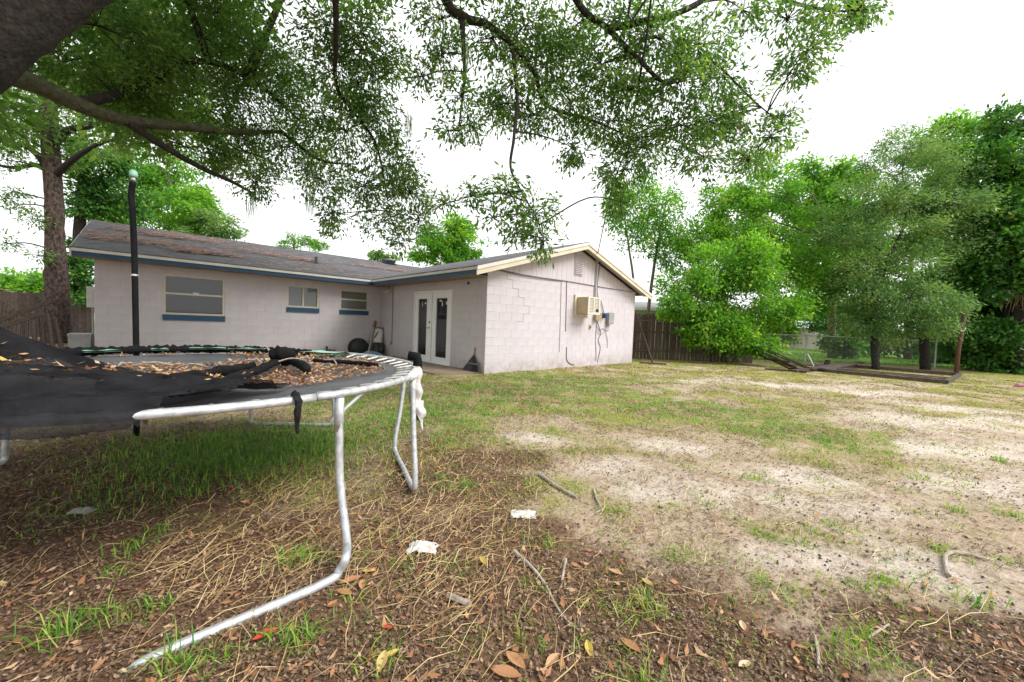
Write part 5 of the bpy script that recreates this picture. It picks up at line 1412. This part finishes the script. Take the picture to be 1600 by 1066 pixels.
MB().tube([ax0 + (ax1 - ax0) * t + np.array([0.10, -0.12, 0]) for t in (0.08, 0.14, 0.36, 0.42)], [0.06, 0.09, 0.09, 0.05], 10).build('side_pocket', M['black'], gbag, True)
MB().tube(smooth_path([ax0 + (ax1 - ax0) * t + o_ for t, o_ in ((0.98, np.array([0.05, -0.05, 0])), (0.8, np.array([-0.10, -0.12, 0])), (0.62, np.array([-0.15, -0.06, 0])))], 5), 0.02, 6).build('shoulder_strap', M['black'], gbag, True)
MB().tube([ax0 + (ax1 - ax0) * 0.93, ax0 + (ax1 - ax0) * 0.97], [0.139, 0.125], 14).build('collar', M['black'], gbag, True)
wp = thing('wooden_post', 'brown wooden post leaning behind the golf bag', 'post', (-0.50, -0.35, G0))
MB().obox(np.array([-0.37, -0.20, 0.48]), np.array([0.17, 0.14, 0.525]), (0.014, -0.017, 0), (0.022, 0.018, -0.012)).build('shaft', M['stick'], wp)
MB().obox(np.array([-0.215, -0.072, 0.96]), np.array([0.035, 0.028, 0.108]), (0.020, -0.025, 0), (0.03, 0.025, -0.016)).build('head', M['handle'], wp)
wh = thing('black_oddment', 'small unidentified black roller lying at the foot of the back wall', 'oddment', (-1.72, -0.25, G0))  # unidentified black object; its wheel-like shape is made up
MB().tube([(-1.80, -0.2, 0.10), (-1.74, -0.22, 0.10)], 0.15, 14).build('round_body', M['black'], wh, True)
MB().tube([(-1.74, -0.22, 0.10), (-1.55, -0.26, 0.06)], [0.06, 0.09], 10).build('cone_end', M['darkmetal'], wh, True)
rkf = thing('leaf_rake', 'black fan shaped leaf rake head with red stub at the corner', 'rake', (-0.08, -5.3, G0))
top = np.array([-0.04, -5.31, 0.39])
for i in range(17):
    t_ = (i / 16 - 0.5)
    e_ = np.array([-0.15 + 0.04 * abs(t_), -5.31 - 0.62 * t_, -0.015])
    v = e_ - top
    sd_ = unit(np.cross(v, (1, 0, 0.3)))
    MB().prism([top - sd_ * 0.006, top + sd_ * 0.006, e_ + sd_ * 0.0185, e_ - sd_ * 0.0185], (0.006, 0, 0.002)).build('tine', M['black'], rkf)
MB().obox(np.array([-0.10, -5.345, 0.165]), (0, 0.19, 0), (0.012, 0, 0.02), (0.006, 0, -0.003)).build('cross_band', M['darkmetal'], rkf)
MB().tube([top - ez * 0.03, top + (0.03, 0, 0.16)], 0.014, 8).build('handle_stub', M['red'], rkf)
bl = thing('plastic_sheet', 'crumpled pale blue plastic sheet by the golf bag', 'plastic sheet', (-0.62, -0.75, G0))
V = [(-0.95 + 0.06 * i, -0.95 + 0.07 * j, G0 + 0.02 + 0.13 * math.exp(-((i - 6) / 4) ** 2 - ((j - 4) / 3) ** 2) + 0.06 * random.random()) for j in range(8) for i in range(12)]
mb = MB().add(V, [(j * 12 + i, j * 12 + i + 1, (j + 1) * 12 + i + 1, (j + 1) * 12 + i) for j in range(7) for i in range(11)])
mb.build('sheet', M['sky_tarp'], bl)

# ------------------------------------------------------------------ sticks, litter and scraps on the ground
def gp(x, y, up=0.0):
    l, d = LD(onz(x, y))
    return L(l, d, float(ground_z(l, d)) + up)
def stick(pts, rr, lab, mt='stick', name='stick', grp=None):
    pp = smooth_path([gp(x, y, r + 0.004) for (x, y), r in zip(pts, rr)], 5)
    return setp(MB().tube(pp, lerp_list(rr, len(pp)), 7, rough=0.25, seed=len(lab)).build(name, M[mt]), lab, 'stick', grp)
stick([(842, 742), (860, 754), (880, 766), (901, 777)], [0.014, 0.013, 0.012, 0.009], 'thick pale broken stick beside the sandy patch')
stick([(803, 863), (826, 884), (850, 910), (868, 944), (886, 970), (906, 985)], [0.011, 0.009, 0.006, 0.005, 0.005, 0.003], 'long curved grey twig lying on brown leaf litter')
stick([(928, 765), (932, 780), (942, 800)], [0.007, 0.008, 0.006], 'short bent stick at the edge of the sand')
stick([(942, 797), (928, 803), (914, 812)], [0.006, 0.005, 0.003], 'thin pale twig angled off the short bent stick')
stick([(1482, 905), (1476, 880), (1483, 868), (1510, 870), (1545, 880)], [0.010, 0.010, 0.010, 0.009, 0.006], 'hooked pale root curling out of the soil')
stick([(884, 875), (878, 908)], [0.008, 0.006], 'stubby grey stick next to the long curved twig')
stick([(700, 935), (715, 942), (735, 950)], [0.013, 0.014, 0.012], 'bleached white stick in dry straw')
stick([(1356, 1003), (1388, 982)], [0.005, 0.004], 'straight pale straw stalk on the sandy soil')
stick([(1272, 995), (1278, 1030), (1277, 1050)], [0.005, 0.005, 0.003], 'thin vertical pale twig on dark soil')
def crumple(name, lab, cat, x, y, w, h, mt, seed):
    rg = np.random.default_rng(seed)
    c0 = gp(x, y)
    mb = MB()
    n1, n2 = 12, 7
    V = []
    for j in range(n2):
        for i in range(n1):
            u, v = i / (n1 - 1) - 0.5, j / (n2 - 1) - 0.5
            z = h * (0.3 + 0.9 * fbm(u * 5 + seed, v * 4, seed, 3)) * math.cos(u * 2.6) * math.cos(v * 2.4) + 0.004
            V.append(c0 + ex * (u * w + rg.normal(0, w * 0.03)) + ey * (v * w * 0.65 + rg.normal(0, w * 0.03)) + ez * z)
    mb.add(V, [(j * n1 + i, j * n1 + i + 1, (j + 1) * n1 + i + 1, (j + 1) * n1 + i) for j in range(n2 - 1) for i in range(n1 - 1)])
    return setp(mb.build(name, M[mt]), lab, cat)
crumple('crumpled_paper', 'crumpled white paper wrapper lying in dry straw', 'paper', 660, 856, 0.15, 0.05, 'paper', 3)
crumple('foil_scrap', 'torn silvery plastic scrap on the brown litter', 'scrap', 818, 803, 0.16, 0.022, 'bagw', 5)
crumple('grey_rag', 'small grey rag in the shade under the trampoline', 'rag', 128, 800, 0.12, 0.045, 'greybox', 9)
leafs = [(415, 1000, .07, 1.0, 'bright red fallen leaf beside the bent trampoline pipe'), (605, 984, .035, 1.0, 'small red leaf on the dark litter'), (597, 1040, .07, .94, 'orange fallen leaf near the straw'), (548, 912, .075, .5, 'large curled brown leaf at the trampoline leg elbow'), (538, 930, .07, .62, 'light brown leaf lying below the leg elbow'), (566, 918, .06, .7, 'tan leaf right of the leg elbow'), (577, 896, .05, .955, 'yellow leaf between straw and leg elbow'), (611, 1028, .05, .955, 'yellow leaf beside the orange fallen leaf'), (755, 880, .06, .955, 'yellow leaf at the tip of the straw patch'), (805, 1035, .08, .7, 'pale orange leaf on dark soil'), (790, 1055, .09, .6, 'wide brown leaf on dark acorn litter'), (863, 1033, .06, .75, 'peach coloured leaf by the pale straw stalk'), (920, 1014, .06, .955, 'yellow leaf next to the end of the long twig'), (985, 1008, .07, .6, 'rust brown leaf right of the long twig'), (1012, 912, .06, .94, 'orange leaf at the edge of a grass tuft'), (1160, 984, .05, .91, 'cream leaf on the bare sandy soil'), (1163, 1042, .05, .91, 'cream leaf beside the dark soil patch'), (795, 697, .07, .9, 'pale leaf on the dark soil near the clover'), (900, 886, .05, .6, 'reddish brown leaf in the open litter'), (962, 895, .06, .75, 'tan leaf right of the stubby stick')]
for i, (x, y, s_, tv, lab) in enumerate(leafs):
    c0 = gp(x, y, 0.012)
    rg = np.random.default_rng(i)
    a = rg.uniform(0, 6.28)
    t_, n_ = ex * math.cos(a) + ey * math.sin(a), -ex * math.sin(a) + ey * math.cos(a)
    us = np.linspace(0, 1, 7)
    V, F_ = [], []
    for k, u in enumerate(us):
        w = s_ * 0.26 * math.sin(math.pi * min(0.98, u * 0.96 + 0.02)) ** 0.8
        lift = s_ * 0.22 * (u - 0.4) ** 2
        for sg in (-1, 0, 1):
            V.append(c0 + t_ * (u - 0.5) * s_ * 1.2 + n_ * sg * w + ez * (lift + abs(sg) * w * 0.45))
    F_ = [(k * 3 + q, k * 3 + q + 1, (k + 1) * 3 + q + 1, (k + 1) * 3 + q) for k in range(6) for q in range(2)]
    me = bpy.data.meshes.new('fallen_leaf')
    me.from_pydata([tuple(v) for v in V], [], F_)
    at_ = me.attributes.new('tint', 'FLOAT', 'FACE')
    at_.data.foreach_set('value', np.full(len(F_), tv, np.float32))
    setp(link('fallen_leaf', me, M['deadleaf']), lab, 'leaf', 'large fallen leaves in the foreground')

def scatter(n, lmin, lmax, dmin, dmax, rng, power=1.0):
    d = dmin + (dmax - dmin) * rng.random(n) ** power
    half = 1.36 * d + 0.3
    l = np.clip(rng.uniform(-1, 1, n) * half, lmin, lmax)
    return l, d
def P3(l, d, up): return np.concatenate([CAM[:2] + l[:, None] * R2 + d[:, None] * F2, (ground_z(l, d) + up)[:, None]], 1)
def off_house(l, d):
    w = CAM[:2] + l[:, None] * R2 + d[:, None] * F2
    inside = ((w[:, 1] > -0.02) & (w[:, 0] > XL) & (w[:, 0] < XR + .1)) | ((w[:, 0] > -1.1) & (w[:, 1] > YC - 0.02) & (w[:, 0] < XR))
    return ~inside
g = np.random.default_rng(21)
# leaf crumbs
l, d = scatter(260000, -9, 10, 0.95, 10, g, 1.6)
sa, li, gr, _ = masks(l, d)
k = g.random(len(l)) < np.clip((0.25 + 0.95 * li - 0.25 * sa) * sstep(0.3, 0.62, fbm(l * 3.1, d * 3.1, 91, 4)) * 1.25 + 0.3 * li, 0.03, 1)
l, d = l[k], d[k]
k = off_house(l, d); l, d = l[k], d[k]
sz = g.uniform(0.005, 0.024, len(l)) * (0.8 + 0.12 * d)
o = polys('leaf_crumbs', flat_quads(P3(l, d, 0.004 + g.random(len(l)) * 0.010), sz, sz * g.uniform(0.25, 0.75, len(l)), g, 0.35), M['chips'], None, g.beta(1.8, 2.2, len(l)))
setp(o, 'brown crumbled oak leaf litter covering the soil', 'leaf litter', kind='stuff')
# whole dry leaves
l, d = scatter(3600, -6, 6, 0.95, 6, g, 1.5)
sa, li, gr, _ = masks(l, d)
k = (g.random(len(l)) < 0.06 + 0.5 * li) & off_house(l, d)
l, d = l[k], d[k]
o = polys('dry_leaves', flat_quads(P3(l, d, 0.012), g.uniform(0.03, 0.06, len(l)), g.uniform(0.013, 0.026, len(l)), g, 0.3), M['deadleaf'], None, g.beta(2.2, 2, len(l)) * 0.95)
setp(o, 'small dry oak leaves strewn over the litter', 'leaves', kind='stuff')
# acorns and crumbs of bark
l, d = scatter(15000, -5, 7, 0.95, 6, g, 1.5)
sa, li, gr, _ = masks(l, d)
k = (g.random(len(l)) < 0.10 + 0.5 * li + 0.12 * sa) & off_house(l, d)
l, d = l[k], d[k]
n = len(l)
C = P3(l, d, 0.005)
r = g.uniform(0.004, 0.009, n)[:, None]
octv = np.array([(1, 0, 0), (0, 1, 0), (-1, 0, 0), (0, -1, 0), (0, 0, 1), (0, 0, -1)], float)
tri = np.array([(0, 1, 4), (1, 2, 4), (2, 3, 4), (3, 0, 4), (1, 0, 5), (2, 1, 5), (3, 2, 5), (0, 3, 5)])
V = (C[:, None, :] + octv[None] * r[:, None, :])[:, tri].reshape(-1, 3, 3)
o = polys('acorns', V, M['acorn'])
setp(o, 'dark acorns and bark crumbs scattered on the soil', 'acorns', kind='stuff')
# dry straw
l1, d1_ = scatter(38000, -5, 7, 0.95, 8, g, 1.4)
sw = blobs(l1, d1_, [(690, 790, .35, .55), (740, 850, .3, .35), (600, 850, .4, .35), (560, 780, .45, .5), (420, 850, .5, .4), (720, 920, .35, .2), (480, 780, .5, .5), (640, 730, .4, .5)])
k = g.random(len(l1)) < 0.05 + 0.55 * sw
l1, d1_ = l1[k], d1_[k]
n = len(l1)
ang = g.normal(0.25, 0.95, n) - YAW + np.where(g.random(n) < 0.25, 1.4, 0)
Ln = g.uniform(0.04, 0.13, n) + 0.16 * g.random(n) ** 3
V = strands(P3(l1, d1_, 0.010), ang, Ln, g.uniform(0.0010, 0.0026, n) * (0.8 + 0.14 * d1_), g, 0.045, 0.22)
o = polys('straw', V, M['straw'], None, np.tile(g.random(n), 2))
setp(o, 'dry yellow straw and cut grass stalks around the trampoline legs', 'straw', kind='stuff')
# short dead grass thatch over the whole yard
l1, d1_ = scatter(190000, -6, 16, 1.6, 13.5, g, 0.85)
sa, li, gr, _ = masks(l1, d1_)
k = (g.random(len(l1)) < np.clip(0.5 + 0.3 * gr - 0.3 * sa, 0.05, 1) * sstep(0.42, 0.60, fbm(l1 * 2.7 + 2, d1_ * 2.7, 95, 4))) & off_house(l1, d1_)
l1, d1_ = l1[k], d1_[k]
n = len(l1)
V = strands(P3(l1, d1_, 0.005), g.uniform(0, 6.28, n), g.uniform(0.02, 0.07, n), g.uniform(0.0014, 0.003, n) * (0.8 + 0.3 * d1_), g, 0.02, 0.2)
o = polys('thatch', V, M['thatch'], None, np.tile(g.random(n), 2))
setp(o, 'dead brown grass thatch matted over the sandy soil', 'thatch', kind='stuff')
# grass
def blades(l, d, hgt, wid, rng, lean=0.5):
    n = len(l)
    P0 = P3(l, d, -0.004)
    a = rng.uniform(0, 2 * np.pi, n)
    dirv = np.stack([np.cos(a), np.sin(a), np.zeros(n)], 1)
    s = np.stack([-np.sin(a), np.cos(a), np.zeros(n)], 1) * (wid / 2)[:, None]
    ln = (np.abs(rng.normal(0, lean, n)) * hgt)[:, None]
    z = np.array([0, 0, 1.0])
    m1 = P0 + dirv * ln * 0.35 + z * (hgt * 0.6)[:, None]
    tip = P0 + dirv * ln + z * (hgt * np.clip(1.0 - 0.25 * ln[:, 0] / hgt, 0.4, 1))[:, None]
    return np.concatenate([np.stack([P0 - s, P0 + s, m1 + s * 0.75, m1 - s * 0.75], 1), np.stack([m1 - s * 0.75, m1 + s * 0.75, tip + s * 0.12, tip - s * 0.12], 1)], 0)
l, d = scatter(420000, -12, 20, 2.0, 15.4, g, 0.75)
sa, li, gr, _ = masks(l, d)
tuft = fbm(l * 5.5, d * 5.5, 71, 3)
k = (g.random(len(l)) < np.clip(gr * 1.1 + 0.06, 0.02, 1) * sstep(0.36, 0.54, tuft)) & off_house(l, d)
l, d, gr, tuft = l[k], d[k], gr[k], tuft[k]
n = len(l)
V = blades(l, d, g.uniform(0.010, 0.038, n) * (0.7 + 0.6 * gr), g.uniform(0.004, 0.008, n) * (0.7 + 0.11 * d), g, 1.3)
green = blobs(l, d, GREEN_P)
o = polys('grass', V, M['grass'], None, np.tile(np.clip(0.76 - 0.55 * green + 0.3 * (fbm(l * 1.3, d * 1.3, 81, 2) - 0.5) + g.normal(0, 0.16, n), 0, 1), 2))
setp(o, 'patchy short yellow green grass over the sandy yard', 'grass', kind='stuff')
# long grass in the shade of the trampoline
tl, td, th_ = [], [], []
for x, y, a, b, n, h in ((400, 700, .8, .5, 2400, .10), (470, 690, .6, .5, 1500, .09), (300, 710, .7, .45, 1200, .09), (340, 730, .6, .35, 800, .08), (620, 660, .6, .7, 1500, .05), (700, 640, .8, .9, 2200, .05), (130, 800, .35, .3, 260, .06), (230, 760, .5, .4, 300, .08)):
    cl_, cd_ = LD(onz(x, y))
    tl.append(cl_ + g.normal(0, a * 0.6, n)); td.append(cd_ + g.normal(0, b * 0.6, n)); th_.append(np.full(n, h))
tuft_spots = [(180, 900), (205, 860), (160, 975), (95, 1000), (240, 960), (440, 1010), (470, 1000), (455, 880), (490, 870), (250, 830), (300, 770), (270, 1045), (330, 1040), (590, 1040), (820, 990), (1010, 940), (1030, 960), (990, 955), (1190, 915), (1330, 1005), (1350, 920), (1390, 915), (1460, 860), (1520, 945), (1300, 820), (1200, 840), (1240, 850), (1490, 800), (1090, 870), (850, 850), (1050, 870), (1000, 1060), (1580, 880), (1580, 810), (1560, 720), (760, 650), (1270, 830), (960, 800), (1180, 750), (1290, 730), (840, 910), (690, 745), (730, 760)]
for i, (x, y) in enumerate(tuft_spots):
    cl_, cd_ = LD(onz(x, y))
    n = 34 + (i * 7) % 30
    tl.append(cl_ + g.normal(0, 0.035 + 0.01 * (i % 3), n)); td.append(cd_ + g.normal(0, 0.035, n)); th_.append(np.full(n, 0.055 + 0.02 * (i % 4)))
for i in range(420):
    dd_ = 1.3 + 6.5 * g.random() ** 1.1
    ll_ = g.uniform(-0.4, 1.3) * dd_
    n = 14 + int(20 * g.random())
    tl.append(ll_ + g.normal(0, 0.04 + 0.008 * dd_, n)); td.append(dd_ + g.normal(0, 0.035 + 0.005 * dd_, n)); th_.append(np.full(n, 0.03 + 0.03 * g.random()))
tl, td, th_ = map(np.concatenate, (tl, td, th_))
n = len(tl)
o = polys('grass_tufts', blades(tl, td, th_ * g.uniform(0.4, 1.1, n) * np.where(tl > -0.6, 0.75, 1), g.uniform(0.003, 0.007, n) * (0.8 + 0.1 * td), g, 1.1), M['grass'], None, np.tile(np.clip(g.normal(0.33, 0.26, n) + 0.2 * (tl > 0), 0, 1), 2))
setp(o, 'taller green grass tufts under the trampoline and across the yard', 'grass', kind='stuff')
# neighbour lawn
n = 26000
d = 17.7 + 17 * g.random(n) ** 1.5
l = g.uniform(0.45, 1.35, n) * d
o = polys('lawn_grass', blades(l, d, g.uniform(0.04, 0.11, n), g.uniform(0.02, 0.04, n), g, 0.8), M['grass'], None, np.tile(np.clip(g.normal(0.4, 0.15, n), 0, 1), 2))
setp(o, 'bright green lawn grass beyond the chain link fence', 'grass', kind='stuff')
